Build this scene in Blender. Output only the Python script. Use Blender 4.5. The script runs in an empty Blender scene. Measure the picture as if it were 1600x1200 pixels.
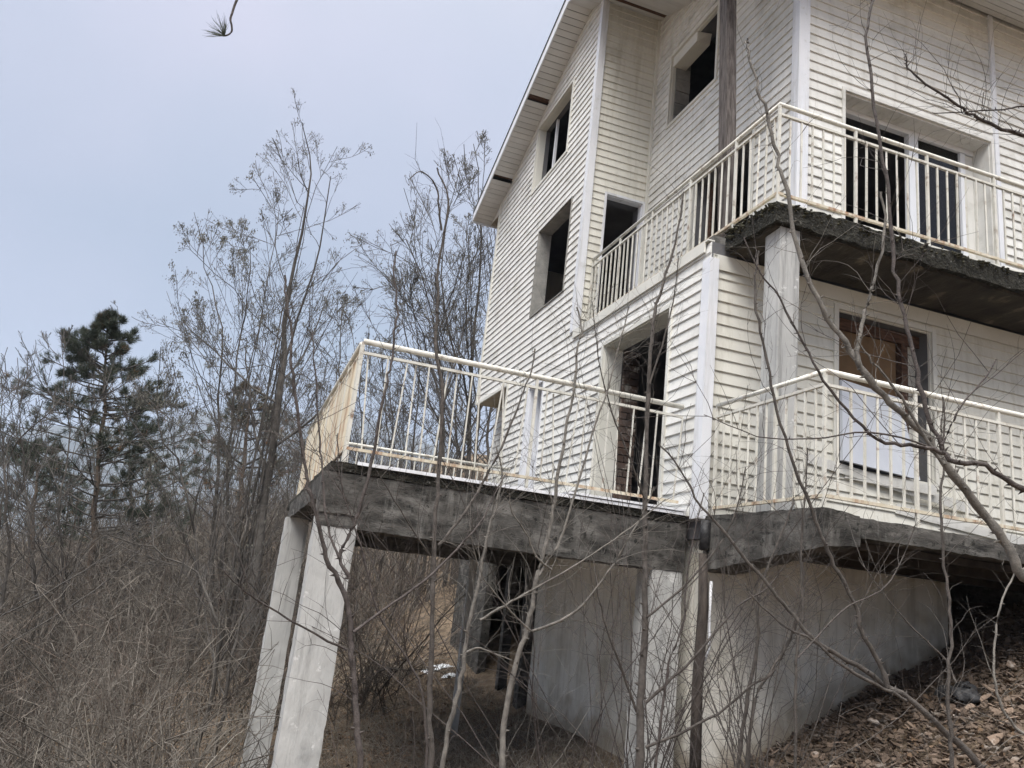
import bpy, math, random
import numpy as np
from mathutils import Matrix, Vector, noise
random.seed(7); rng = np.random.default_rng(7)
S = bpy.context.scene
COL = S.collection

# ------------------------------------------------------------------ camera
F = 1251.47                                   # focal length in pixels of a 1600 px wide picture
yaw, pit, rol = 0.30519647, 0.25701694, 0.1131758
fw = np.array([math.sin(yaw)*math.cos(pit), math.cos(yaw)*math.cos(pit), math.sin(pit)])
r0 = np.array([math.cos(yaw), -math.sin(yaw), 0.0]); u0 = np.cross(r0, fw)
RR = r0*math.cos(rol)+u0*math.sin(rol); UU = -r0*math.sin(rol)+u0*math.cos(rol)
cd = bpy.data.cameras.new('camera'); cam = bpy.data.objects.new('camera', cd); COL.objects.link(cam)
cd.sensor_width = 36; cd.lens = 36*F/1600; cd.clip_start = 0.05; cd.clip_end = 9000
cam.matrix_world = Matrix(((RR[0], UU[0], -fw[0], 0), (RR[1], UU[1], -fw[1], 0), (RR[2], UU[2], -fw[2], 0), (0, 0, 0, 1)))
S.camera = cam

# ------------------------------------------------------------------ light
SUN_EL, SUN_ROT = math.radians(52), math.radians(215)
W = bpy.data.worlds.new('World'); S.world = W; W.use_nodes = True
wt = W.node_tree; wt.nodes.clear()
def N(t, kind, **k):
    n = t.nodes.new(kind)
    for a, b in k.items(): setattr(n, a, b)
    return n
out = N(wt, 'ShaderNodeOutputWorld'); bg = N(wt, 'ShaderNodeBackground')
sky = N(wt, 'ShaderNodeTexSky', sky_type='NISHITA', sun_disc=False)
sky.sun_elevation = SUN_EL; sky.sun_rotation = SUN_ROT
tc = N(wt, 'ShaderNodeTexCoord'); sep = N(wt, 'ShaderNodeSeparateXYZ')
cl = N(wt, 'ShaderNodeTexNoise'); cl.inputs['Scale'].default_value = 2.4; cl.inputs['Detail'].default_value = 3; cl.inputs['Roughness'].default_value = .45
rmp = N(wt, 'ShaderNodeValToRGB')              # overcast: brighter towards the zenith, all round
rmp.color_ramp.elements[0].position = 0.0; rmp.color_ramp.elements[0].color = (.198, .230, .288, 1)
rmp.color_ramp.elements[1].position = 1.0; rmp.color_ramp.elements[1].color = (3.3, 3.3, 3.2, 1)
e = rmp.color_ramp.elements.new(.35); e.color = (.198, .232, .290, 1)
e = rmp.color_ramp.elements.new(.58); e.color = (.285, .303, .362, 1)
e = rmp.color_ramp.elements.new(.70); e.color = (.33, .345, .39, 1)
cm = N(wt, 'ShaderNodeMix', data_type='RGBA', blend_type='MULTIPLY'); cm.inputs[0].default_value = 1
cr = N(wt, 'ShaderNodeValToRGB')
cr.color_ramp.elements[0].position = .3; cr.color_ramp.elements[0].color = (.84, .90, .915, 1)
cr.color_ramp.elements[1].position = .7; cr.color_ramp.elements[1].color = (1.14, 1.06, 1.06, 1)
sc = N(wt, 'ShaderNodeMix', data_type='RGBA', blend_type='MULTIPLY'); sc.inputs[0].default_value = 1
SKYMUL = 10.2
sc.inputs[7].default_value = (SKYMUL, SKYMUL, SKYMUL, 1)
mx = N(wt, 'ShaderNodeMix', data_type='RGBA'); mx.inputs[0].default_value = .94
wt.links.new(tc.outputs['Generated'], sep.inputs[0]); wt.links.new(sep.outputs['Z'], rmp.inputs[0])
wt.links.new(tc.outputs['Generated'], cl.inputs['Vector']); wt.links.new(cl.outputs[0], cr.inputs[0])
wt.links.new(rmp.outputs[0], cm.inputs[6]); wt.links.new(cr.outputs[0], cm.inputs[7])
wt.links.new(cm.outputs[2], sc.inputs[6])
wt.links.new(sky.outputs[0], mx.inputs[6]); wt.links.new(sc.outputs[2], mx.inputs[7])
wt.links.new(mx.outputs[2], bg.inputs['Color']); bg.inputs['Strength'].default_value = .09
wt.links.new(bg.outputs[0], out.inputs['Surface'])
sl = bpy.data.lights.new('sun', 'SUN'); so = bpy.data.objects.new('sun', sl); COL.objects.link(so)
sl.energy = 1.5; sl.angle = math.radians(35); sl.color = (1, .96, .90)
sd = Vector((math.sin(SUN_ROT)*math.cos(SUN_EL), math.cos(SUN_ROT)*math.cos(SUN_EL), math.sin(SUN_EL)))
so.rotation_euler = sd.to_track_quat('Z', 'Y').to_euler()
S.view_settings.view_transform = 'Standard'; S.view_settings.look = 'None'
S.view_settings.gamma = 1; S.view_settings.use_curve_mapping = False; S.view_settings.exposure = 1.32

# ------------------------------------------------------------------ helpers
def at(px, py, Y):
    """point of the place seen at a photo pixel, at the depth Y of the world"""
    d = fw + RR*(px-800)/F - UU*(py-600)/F
    return d*(Y/d[1])
ORG = {}
def empty(name, loc, label, cat, group=None):
    o = bpy.data.objects.new(name, None); o.location = loc; COL.objects.link(o); ORG[o.name] = np.array(loc, float)
    o.empty_display_size = .2
    o['label'] = label; o['category'] = cat
    if group: o['group'] = group
    return o
def tag(o, label=None, cat=None, group=None, kind=None):
    if label: o['label'] = label
    if cat: o['category'] = cat
    if group: o['group'] = group
    if kind: o['kind'] = kind
    return o
def link(name, me, parent=None, loc=(0, 0, 0)):
    o = bpy.data.objects.new(name, me); COL.objects.link(o)
    base = ORG[parent.name] if parent else np.zeros(3)
    ORG[o.name] = base if parent else np.array(loc, float)
    o.location = loc
    if parent: o.parent = parent
    return o
def arr_mesh(name, V, Q, mat, smooth=False):
    """V (n,3), Q (m,k) with k = 3 or 4"""
    V = np.asarray(V, np.float32); Q = np.asarray(Q, np.int32); k = Q.shape[1]
    me = bpy.data.meshes.new(name)
    me.vertices.add(len(V)); me.vertices.foreach_set('co', V.ravel())
    me.loops.add(Q.size); me.loops.foreach_set('vertex_index', Q.ravel())
    me.polygons.add(len(Q)); me.polygons.foreach_set('loop_start', np.arange(0, Q.size, k, dtype=np.int32))
    me.polygons.foreach_set('loop_total', np.full(len(Q), k, np.int32))
    if smooth: me.polygons.foreach_set('use_smooth', np.ones(len(Q), bool))
    me.update(calc_edges=True); me.materials.append(mat); return me
BOXF = [(0, 3, 2, 1), (4, 5, 6, 7), (0, 1, 5, 4), (1, 2, 6, 5), (2, 3, 7, 6), (3, 0, 4, 7)]
class MB:
    def __init__(s): s.v = []; s.f = []
    def hexa(s, p):
        n = len(s.v); s.v += [tuple(map(float, q)) for q in p]; s.f += [tuple(n+i for i in f) for f in BOXF]; return s
    def box(s, x0, x1, y0, y1, z0, z1):
        return s.hexa([(x0, y0, z0), (x1, y0, z0), (x1, y1, z0), (x0, y1, z0), (x0, y0, z1), (x1, y0, z1), (x1, y1, z1), (x0, y1, z1)])
    def prism(s, prof, a, b):
        """prof: list of (p) 3d points at a; b offset vector"""
        n = len(s.v); k = len(prof)
        s.v += [tuple(map(float, q)) for q in a]; s.v += [tuple(map(float, q)) for q in b]
        s.f.append(tuple(range(n+k-1, n-1, -1))); s.f.append(tuple(range(n+k, n+2*k)))
        for i in range(k):
            j = (i+1) % k; s.f.append((n+i, n+j, n+k+j, n+k+i))
        return s
    def tube(s, pts, rad, n=8, cap=True):
        pts = [Vector(p) for p in pts]; m = len(s.v)
        if not hasattr(rad, '__len__'): rad = [rad]*len(pts)
        up = None
        for i, p in enumerate(pts):
            d = (pts[min(i+1, len(pts)-1)]-pts[max(i-1, 0)]).normalized()
            if up is None: up = d.orthogonal().normalized()
            up = (up-d*up.dot(d)).normalized(); w = d.cross(up)
            for j in range(n):
                a = 2*math.pi*j/n; q = p+(up*math.cos(a)+w*math.sin(a))*rad[i]; s.v.append(tuple(q))
        for i in range(len(pts)-1):
            for j in range(n):
                k = (j+1) % n; s.f.append((m+i*n+j, m+i*n+k, m+(i+1)*n+k, m+(i+1)*n+j))
        if cap:
            s.f.append(tuple(m+j for j in range(n-1, -1, -1))); e_ = m+(len(pts)-1)*n; s.f.append(tuple(e_+j for j in range(n)))
        return s
    def build(s, name, mat, parent=None, smooth=False, origin=None):
        base = ORG[parent.name] if parent else np.array(origin if origin is not None else (0, 0, 0), float)
        me = bpy.data.meshes.new(name); me.from_pydata([tuple(np.array(v)-base) for v in s.v], [], s.f); me.materials.append(mat)
        if smooth: me.polygons.foreach_set('use_smooth', np.ones(len(me.polygons), bool))
        return link(name, me, parent, (0, 0, 0) if parent else tuple(base))
def rough_box(name, x0, x1, y0, y1, z0, z1, mat, parent, res=.06, amp=.02, fr=5, smooth=True):
    """box with a worn, uneven skin: grids on all faces pushed by one continuous noise"""
    c0 = np.array([x0, y0, z0]); c1 = np.array([x1, y1, z1]); V = []; Q = []
    for ax in range(3):
        a, b = [i for i in range(3) if i != ax]
        na = max(1, int((c1[a]-c0[a])/res)); nb = max(1, int((c1[b]-c0[b])/res))
        for side in (0, 1):
            n = len(V)
            for i in range(na+1):
                for j in range(nb+1):
                    p = np.zeros(3); p[ax] = (c0, c1)[side][ax]; p[a] = c0[a]+(c1[a]-c0[a])*i/na; p[b] = c0[b]+(c1[b]-c0[b])*j/nb
                    q = Vector(p)*fr; d = noise.noise_vector(q)+noise.noise_vector(q*3.1)*.5
                    V.append(p+np.array(d)*amp)
            for i in range(na):
                for j in range(nb):
                    f = (n+i*(nb+1)+j, n+(i+1)*(nb+1)+j, n+(i+1)*(nb+1)+j+1, n+i*(nb+1)+j+1)
                    Q.append(f if (side == 1) ^ (ax == 1) else f[::-1])
    base = ORG[parent.name] if parent else np.zeros(3)
    return link(name, arr_mesh(name, np.array(V)-base, Q, mat, smooth), parent)
def tubes(P, R, n=3):
    """vectorised tubes. P (N,K,3) R (N,K) -> V, Q"""
    P = np.asarray(P, float); Nn, K, _ = P.shape
    T = np.gradient(P, axis=1); T /= np.linalg.norm(T, axis=2, keepdims=True)+1e-9
    ref = np.where(np.abs(T[:, :, 2:3]) > .9, np.array([1., 0, 0]), np.array([0, 0, 1.]))
    A = np.cross(T, ref); A /= np.linalg.norm(A, axis=2, keepdims=True)+1e-9; B = np.cross(T, A)
    ang = np.arange(n)*2*math.pi/n
    V = P[:, :, None, :]+(A[:, :, None, :]*np.cos(ang)[None, None, :, None]+B[:, :, None, :]*np.sin(ang)[None, None, :, None])*np.asarray(R)[:, :, None, None]
    idx = np.arange(Nn*K*n).reshape(Nn, K, n); a = idx[:, :-1]; b = idx[:, 1:]
    a2 = np.roll(a, -1, axis=2); b2 = np.roll(b, -1, axis=2)
    return V.reshape(-1, 3), np.stack([a, a2, b2, b], -1).reshape(-1, 4)
def merge(parts):
    V = []; Q = []; n = 0
    for v, q in parts:
        V.append(v); Q.append(q+n); n += len(v)
    return np.concatenate(V), np.concatenate(Q)

# ------------------------------------------------------------------ materials
def mat(name, c1, c2=None, scale=4, rough=.8, bump=0, bscale=60, spec=.3, coords='Object', stretch=(1, 1, 1), c3=None, t3=(.55, .7), scale3=1.5, detail=6, rnd=0, metallic=0, bdist=.01):
    m = bpy.data.materials.new(name); m.use_nodes = True; t = m.node_tree; p = t.nodes['Principled BSDF']
    p.inputs['Roughness'].default_value = rough; p.inputs['Specular IOR Level'].default_value = spec; p.inputs['Metallic'].default_value = metallic
    tcn = N(t, 'ShaderNodeNewGeometry'); mp = N(t, 'ShaderNodeMapping'); mp.inputs['Scale'].default_value = stretch
    t.links.new(tcn.outputs['Position'], mp.inputs[0]); vec = mp.outputs[0]; colr = None
    if c2:
        nz = N(t, 'ShaderNodeTexNoise'); nz.inputs['Scale'].default_value = scale; nz.inputs['Detail'].default_value = detail; nz.inputs['Roughness'].default_value = .6
        t.links.new(vec, nz.inputs['Vector']); r = N(t, 'ShaderNodeValToRGB')
        r.color_ramp.elements[0].position = .32; r.color_ramp.elements[1].position = .68
        r.color_ramp.elements[0].color = (*c1, 1); r.color_ramp.elements[1].color = (*c2, 1)
        t.links.new(nz.outputs[0], r.inputs[0]); colr = r.outputs[0]
    else:
        rg = N(t, 'ShaderNodeRGB'); rg.outputs[0].default_value = (*c1, 1); colr = rg.outputs[0]
    if c3:
        nz = N(t, 'ShaderNodeTexNoise'); nz.inputs['Scale'].default_value = scale3; nz.inputs['Detail'].default_value = 8; nz.inputs['Roughness'].default_value = .65
        t.links.new(vec, nz.inputs['Vector']); r = N(t, 'ShaderNodeMapRange'); r.inputs['From Min'].default_value = t3[0]; r.inputs['From Max'].default_value = t3[1]
        t.links.new(nz.outputs[0], r.inputs['Value']); mm = N(t, 'ShaderNodeMix', data_type='RGBA')
        t.links.new(r.outputs[0], mm.inputs[0]); t.links.new(colr, mm.inputs[6]); mm.inputs[7].default_value = (*c3, 1); colr = mm.outputs[2]
    if rnd:
        oi = N(t, 'ShaderNodeObjectInfo'); mr = N(t, 'ShaderNodeMapRange'); mr.inputs['To Min'].default_value = 1-rnd; mr.inputs['To Max'].default_value = 1+rnd
        t.links.new(oi.outputs['Random'], mr.inputs['Value']); hs = N(t, 'ShaderNodeHueSaturation'); t.links.new(mr.outputs[0], hs.inputs['Value'])
        t.links.new(colr, hs.inputs['Color']); colr = hs.outputs[0]
    t.links.new(colr, p.inputs['Base Color'])
    if bump:
        nz = N(t, 'ShaderNodeTexNoise'); nz.inputs['Scale'].default_value = bscale; nz.inputs['Detail'].default_value = 6
        t.links.new(vec, nz.inputs['Vector']); b = N(t, 'ShaderNodeBump'); b.inputs['Strength'].default_value = bump; b.inputs['Distance'].default_value = bdist
        t.links.new(nz.outputs[0], b.inputs['Height']); t.links.new(b.outputs[0], p.inputs['Normal'])
    return m
M = {}
M['siding'] = mat('vinyl_siding', (.665, .66, .625), (.755, .75, .72), 1.3, .55, .15, 30, stretch=(1, 1, 1.5), c3=(.40, .39, .34), t3=(.52, .80), scale3=2.4, rnd=.045)
def weather(m, col, amt, sc=(5, 5, .35), t=(.50, .72), scale=2.0, grain=None):
    """run-off streaks and grain laid over a material"""
    t_ = m.node_tree; p = t_.nodes['Principled BSDF']; src = p.inputs['Base Color'].links[0].from_socket
    g_ = N(t_, 'ShaderNodeNewGeometry'); mp = N(t_, 'ShaderNodeMapping'); mp.inputs['Scale'].default_value = sc; nz = N(t_, 'ShaderNodeTexNoise')
    nz.inputs['Scale'].default_value = scale; nz.inputs['Detail'].default_value = 8; nz.inputs['Roughness'].default_value = .7
    mr = N(t_, 'ShaderNodeMapRange'); mr.inputs['From Min'].default_value = t[0]; mr.inputs['From Max'].default_value = t[1]; mr.inputs['To Max'].default_value = amt
    mm = N(t_, 'ShaderNodeMix', data_type='RGBA'); mm.inputs[7].default_value = (*col, 1)
    t_.links.new(g_.outputs['Position'], mp.inputs[0]); t_.links.new(mp.outputs[0], nz.inputs['Vector']); t_.links.new(nz.outputs[0], mr.inputs['Value']); t_.links.new(mr.outputs[0], mm.inputs[0]); t_.links.new(src, mm.inputs[6])
    t_.links.new(mm.outputs[2], p.inputs['Base Color'])
weather(M['siding'], (.38, .36, .31), .4)
M['siding_in'] = mat('vinyl_siding_yellowed', (.64, .625, .56), (.71, .70, .64), 1.1, .55, .15, 30, c3=(.42, .39, .30), t3=(.56, .8), scale3=2.2, rnd=.04)
M['trim'] = mat('white_trim', (.68, .70, .74), (.76, .77, .80), 2, .45, .1, 20, c3=(.42, .42, .38), t3=(.6, .8), scale3=5)
M['cream_trim'] = mat('cream_trim', (.60, .59, .53), (.70, .69, .64), 2, .5, c3=(.40, .38, .32), t3=(.6, .8), scale3=4)
M['soffit'] = mat('soffit_vinyl', (.56, .56, .55), (.63, .63, .62), 3, .55, rnd=.04)
M['concrete'] = mat('column_concrete', (.36, .362, .355), (.50, .50, .485), 3, .85, .5, 45, stretch=(1, 1, .35), c3=(.22, .225, .22), t3=(.60, .76), scale3=4)
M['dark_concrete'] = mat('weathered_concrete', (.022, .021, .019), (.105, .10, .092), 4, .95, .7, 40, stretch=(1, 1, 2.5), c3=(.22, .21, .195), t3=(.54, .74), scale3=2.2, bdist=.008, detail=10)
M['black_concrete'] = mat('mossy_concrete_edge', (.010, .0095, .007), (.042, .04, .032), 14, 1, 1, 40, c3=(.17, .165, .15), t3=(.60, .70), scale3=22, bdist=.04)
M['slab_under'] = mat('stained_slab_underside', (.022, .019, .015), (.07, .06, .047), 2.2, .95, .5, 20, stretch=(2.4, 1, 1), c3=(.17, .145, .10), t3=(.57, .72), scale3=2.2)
M['plaster'] = mat('white_plaster', (.70, .675, .61), (.80, .775, .71), 1.1, .9, .25, 60, c3=(.55, .50, .38), t3=(.52, .72), scale3=1.3)
M['rail'] = mat('cream_rail_paint', (.53, .515, .455), (.65, .64, .585), 9, .55, c3=(.20, .12, .075), t3=(.56, .74), scale3=11)
M['rail_rust'] = mat('rusty_rail_paint', (.52, .46, .34), (.64, .60, .50), 10, .5, stretch=(1, 1, .12), c3=(.33, .19, .11), t3=(.47, .68), scale3=14)
M['wood_post'] = mat('weathered_wood', (.035, .028, .025), (.17, .15, .14), 9, .9, .6, 20, stretch=(6, 6, .5))
M['brown_wood'] = mat('brown_wood', (.045, .025, .018), (.13, .07, .045), 8, .85, .5, 20, stretch=(1, 4, 4))
M['dark_timber'] = mat('dark_timber', (.02, .016, .013), (.06, .05, .042), 8, .9)
M['board'] = mat('chipboard', (.12, .075, .04), (.24, .15, .08), 2.5, .8, .3, 30)
M['foam'] = mat('grey_white_sheet', (.50, .53, .60), (.60, .63, .68), 2, .6)
M['brick'] = mat('red_brick', (.05, .04, .036), (.12, .075, .056), 3, .9, .6, 60, c3=(.30, .28, .25), t3=(.54, .62), scale3=6, rnd=.3)
M['block'] = mat('grey_block', (.20, .20, .19), (.32, .31, .29), 6, .95, .6, 50, rnd=.2)
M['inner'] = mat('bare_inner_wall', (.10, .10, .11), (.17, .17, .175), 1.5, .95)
M['roofing'] = mat('roofing_felt', (.03, .035, .035), (.06, .065, .065), 6, .9)
M['pvc'] = mat('white_pvc_frame', (.72, .74, .78), (.78, .80, .83), 2, .35)
M['pipe'] = mat('rusty_pipe', (.028, .023, .02), (.09, .074, .064), 9, .9, .8, 40, stretch=(3, 3, .6))
M['bark'] = mat('grey_bark', (.045, .039, .035), (.11, .097, .087), 30, .9, .6, 150)
M['bark_pale'] = mat('pale_bark', (.085, .078, .070), (.185, .17, .15), 25, .85, .5, 150)
M['bark_dark'] = mat('dark_bark', (.035, .028, .026), (.09, .076, .07), 30, .8, .6, 150)
M['twig_straw'] = mat('straw_twig', (.34, .29, .20), (.45, .40, .30), 10, .8)
M['tree_bark'] = mat('tree_bark', (.045, .041, .037), (.11, .10, .09), 6, .95, .8, 40)
M['twig'] = mat('bare_twigs', (.06, .055, .05), (.12, .112, .105), 3, .95)
M['pod'] = mat('dry_pods', (.09, .088, .075), (.16, .155, .13), 3, .9)
M['needle'] = mat('pine_needles', (.035, .045, .034), (.075, .088, .062), 2, .7)
M['needle_brown'] = mat('dead_needles', (.13, .065, .03), (.20, .11, .05), 2, .8)
M['pine_bark'] = mat('pine_bark', (.06, .05, .042), (.14, .105, .08), 5, .95, .8, 30)
M['thicket'] = mat('thicket_stems', (.045, .038, .032), (.25, .225, .195), 2.6, .95, c3=(.03, .026, .022), t3=(.46, .64), scale3=.55)
M['thicket_pale'] = mat('dry_straw_stems', (.20, .18, .145), (.38, .35, .30), 2.5, .95)
M['thicket_red'] = mat('reddish_stems', (.06, .047, .04), (.18, .145, .12), 1.6, .95)
M['ground'] = mat('leaf_litter_ground', (.07, .052, .036), (.24, .18, .125), 3, 1, 1, 18, c3=(.21, .16, .11), t3=(.5, .7), scale3=9, bdist=.08)
M['leaf'] = mat('dead_leaves', (.12, .075, .045), (.26, .18, .12), 8, .9)
M['stone'] = mat('flat_rubble', (.085, .060, .043), (.24, .178, .135), 4, .9, .6, 60, c3=(.40, .36, .32), t3=(.56, .70), scale3=7, rnd=.4)
M['snow'] = mat('old_snow', (.75, .77, .8), (.8, .82, .85), 9, .6)
M['black_plastic'] = mat('black_plastic', (.012, .012, .013), (.04, .04, .042), 8, .5, .8, 30)
M['forest_hill'] = mat('wooded_slope', (.025, .033, .035), (.06, .066, .06), .012, 1)
M['moss'] = mat('dry_moss', (.02, .02, .012), (.08, .075, .05), 25, 1)
weather(M['siding_in'], (.36, .33, .25), .5); weather(M['trim'], (.40, .39, .36), .6)
weather(M['concrete'], (.13, .13, .125), .8, (6, 6, .3), (.50, .70)); weather(M['concrete'], (.60, .60, .59), .8, (1, 1, 1), (.60, .64), 7)
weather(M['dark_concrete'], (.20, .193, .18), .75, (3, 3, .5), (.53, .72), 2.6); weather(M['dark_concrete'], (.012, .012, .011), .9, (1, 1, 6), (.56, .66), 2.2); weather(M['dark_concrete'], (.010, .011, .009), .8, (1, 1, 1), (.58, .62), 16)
weather(M['plaster'], (.36, .335, .28), .75, (4, 4, .3), (.48, .74)); weather(M['plaster'], (.33, .29, .20), .6, (1, 1, 1), (.52, .72), 1.0); weather(M['plaster'], (.22, .20, .17), .8, (1, 1, 1), (.66, .70), 9)
def splash(m, col):
    """mud thrown up on the wall, following the soil line along it"""
    t_ = m.node_tree; p = t_.nodes['Principled BSDF']; src = p.inputs['Base Color'].links[0].from_socket
    g_ = N(t_, 'ShaderNodeNewGeometry'); sp = N(t_, 'ShaderNodeSeparateXYZ'); nz = N(t_, 'ShaderNodeTexNoise'); nz.inputs['Scale'].default_value = 5; nz.inputs['Detail'].default_value = 8
    def mth(op, a, b):
        n = N(t_, 'ShaderNodeMath', operation=op)
        for i_, v_ in enumerate((a, b)):
            if isinstance(v_, (int, float)): n.inputs[i_].default_value = v_
            else: t_.links.new(v_, n.inputs[i_])
        return n.outputs[0]
    t_.links.new(g_.outputs['Position'], sp.inputs[0]); t_.links.new(g_.outputs['Position'], nz.inputs['Vector'])
    soil = mth('ADD', mth('MULTIPLY', mth('MAXIMUM', mth('SUBTRACT', sp.outputs['X'], 3.87), 0), .5), -1.36)
    h = mth('ADD', mth('SUBTRACT', sp.outputs['Z'], soil), mth('MULTIPLY', mth('SUBTRACT', nz.outputs[0], .5), .9))
    mr = N(t_, 'ShaderNodeMapRange'); mr.inputs['From Min'].default_value = .05; mr.inputs['From Max'].default_value = .40; mr.inputs['To Min'].default_value = .75; mr.inputs['To Max'].default_value = 0
    mm = N(t_, 'ShaderNodeMix', data_type='RGBA'); mm.inputs[7].default_value = (*col, 1)
    t_.links.new(h, mr.inputs['Value']); t_.links.new(mr.outputs[0], mm.inputs[0]); t_.links.new(src, mm.inputs[6]); t_.links.new(mm.outputs[2], p.inputs['Base Color'])
splash(M['plaster'], (.24, .19, .13))
gm = bpy.data.materials.new('window_glass'); gm.use_nodes = True; t = gm.node_tree; t.nodes.remove(t.nodes['Principled BSDF'])
fr = N(t, 'ShaderNodeFresnel'); tr = N(t, 'ShaderNodeBsdfTransparent'); gl = N(t, 'ShaderNodeBsdfGlossy'); ms = N(t, 'ShaderNodeMixShader')
tr.inputs[0].default_value = (.75, .78, .8, 1); gl.inputs['Roughness'].default_value = .03
t.links.new(fr.outputs[0], ms.inputs[0]); t.links.new(tr.outputs[0], ms.inputs[1]); t.links.new(gl.outputs[0], ms.inputs[2])
t.links.new(ms.outputs[0], t.nodes['Material Output'].inputs['Surface']); M['glass'] = gm

# ------------------------------------------------------------------ ground
def sstep(x, a, b):
    t_ = np.clip((x-a)/(b-a), 0, 1); return t_*t_*(3-2*t_)
def gz(X, Y):
    X = np.asarray(X, float); Y = np.asarray(Y, float)
    s = X-3.85
    z = np.where(s > 0, np.minimum(.5*s, 4+.12*s), np.where(s > -16, .27*s, -4.32+.10*(s+16)))
    z = np.maximum(z, -12)-1.40
    z = z+.12*np.clip(6.3-Y, -0, 9)+np.where(Y > 10, .115*(np.minimum(Y, 55)-10), 0)
    z = z-sstep(Y, 55, 320)*40-sstep(-X, 40, 300)*25
    z = z+.05*np.sin(X*2.1+Y*.7)*np.cos(Y*1.7-X*.4)*sstep(Y, 6.5, 12)+.5*np.sin(X*.23+1)*np.sin(Y*.19)*sstep(Y, 12, 25)
    return z
def axis(lo, hi, step, far_lo, far_hi):
    a = list(np.arange(lo, hi, step)); d = step
    while a[-1] < far_hi: d *= 1.25; a.append(a[-1]+d)
    d = step
    while a[0] > far_lo: d *= 1.25; a.insert(0, a[0]-d)
    return np.array(a)
xs = axis(-14, 11, .2, -3500, 3500); ys = axis(-2, 32, .25, -3000, 4000)
GX, GY = np.meshgrid(xs, ys, indexing='ij'); GZ = gz(GX, GY)
nx, ny = GX.shape; idx = np.arange(nx*ny).reshape(nx, ny)
Q = np.stack([idx[:-1, :-1], idx[1:, :-1], idx[1:, 1:], idx[:-1, 1:]], -1).reshape(-1, 4)
g = link('ground', arr_mesh('ground', np.stack([GX, GY, GZ], -1).reshape(-1, 3), Q, M['ground'], True)); tag(g, kind='structure')
# far mountains across the valley
mxs = np.linspace(-2600, 2600, 160); mys = np.linspace(900, 2600, 50)
MX, MY = np.meshgrid(mxs, mys, indexing='ij'); MZ = np.zeros_like(MX)
for i in range(MX.shape[0]):
    for j in range(MX.shape[1]):
        x, y = MX[i, j], MY[i, j]
        base = (sstep(y, 900, 1700)) * (1-sstep(y, 2100, 2600))
        ridge = 235+45*math.sin(x/430+.6)+26*math.sin(x/171+1)+noise.noise(Vector((x/230, y/230, 0)))*60+noise.noise(Vector((x/70, y/70, 3)))*22
        MZ[i, j] = -75+base*(ridge+75)
idx = np.arange(MX.size).reshape(MX.shape); Q = np.stack([idx[:-1, :-1], idx[1:, :-1], idx[1:, 1:], idx[:-1, 1:]], -1).reshape(-1, 4)
tag(link('mountain', arr_mesh('mountain', np.stack([MX, MY, MZ], -1).reshape(-1, 3), Q, M['forest_hill'], True)), kind='structure')

# ------------------------------------------------------------------ house
XB, YA, XR, YW = 3.77, 6.15, 4.72, 9.50          # lower/wing wall plane, front wall plane, recessed wall plane, wing return
YE, XE, CH = 13.95, 12.0, .1135                  # far end, right end, height of one siding course
ZD, ZU = .87, 3.58                               # terrace floor, upper balcony floor
def roofz(y): return 9.0-(.395*(y-10) if y > 10 else .42*(10-y))
house = empty('house', (XB, YA, -1.4), 'two and a half storey unfinished house clad in cream siding with empty dark windows', 'house')

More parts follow.
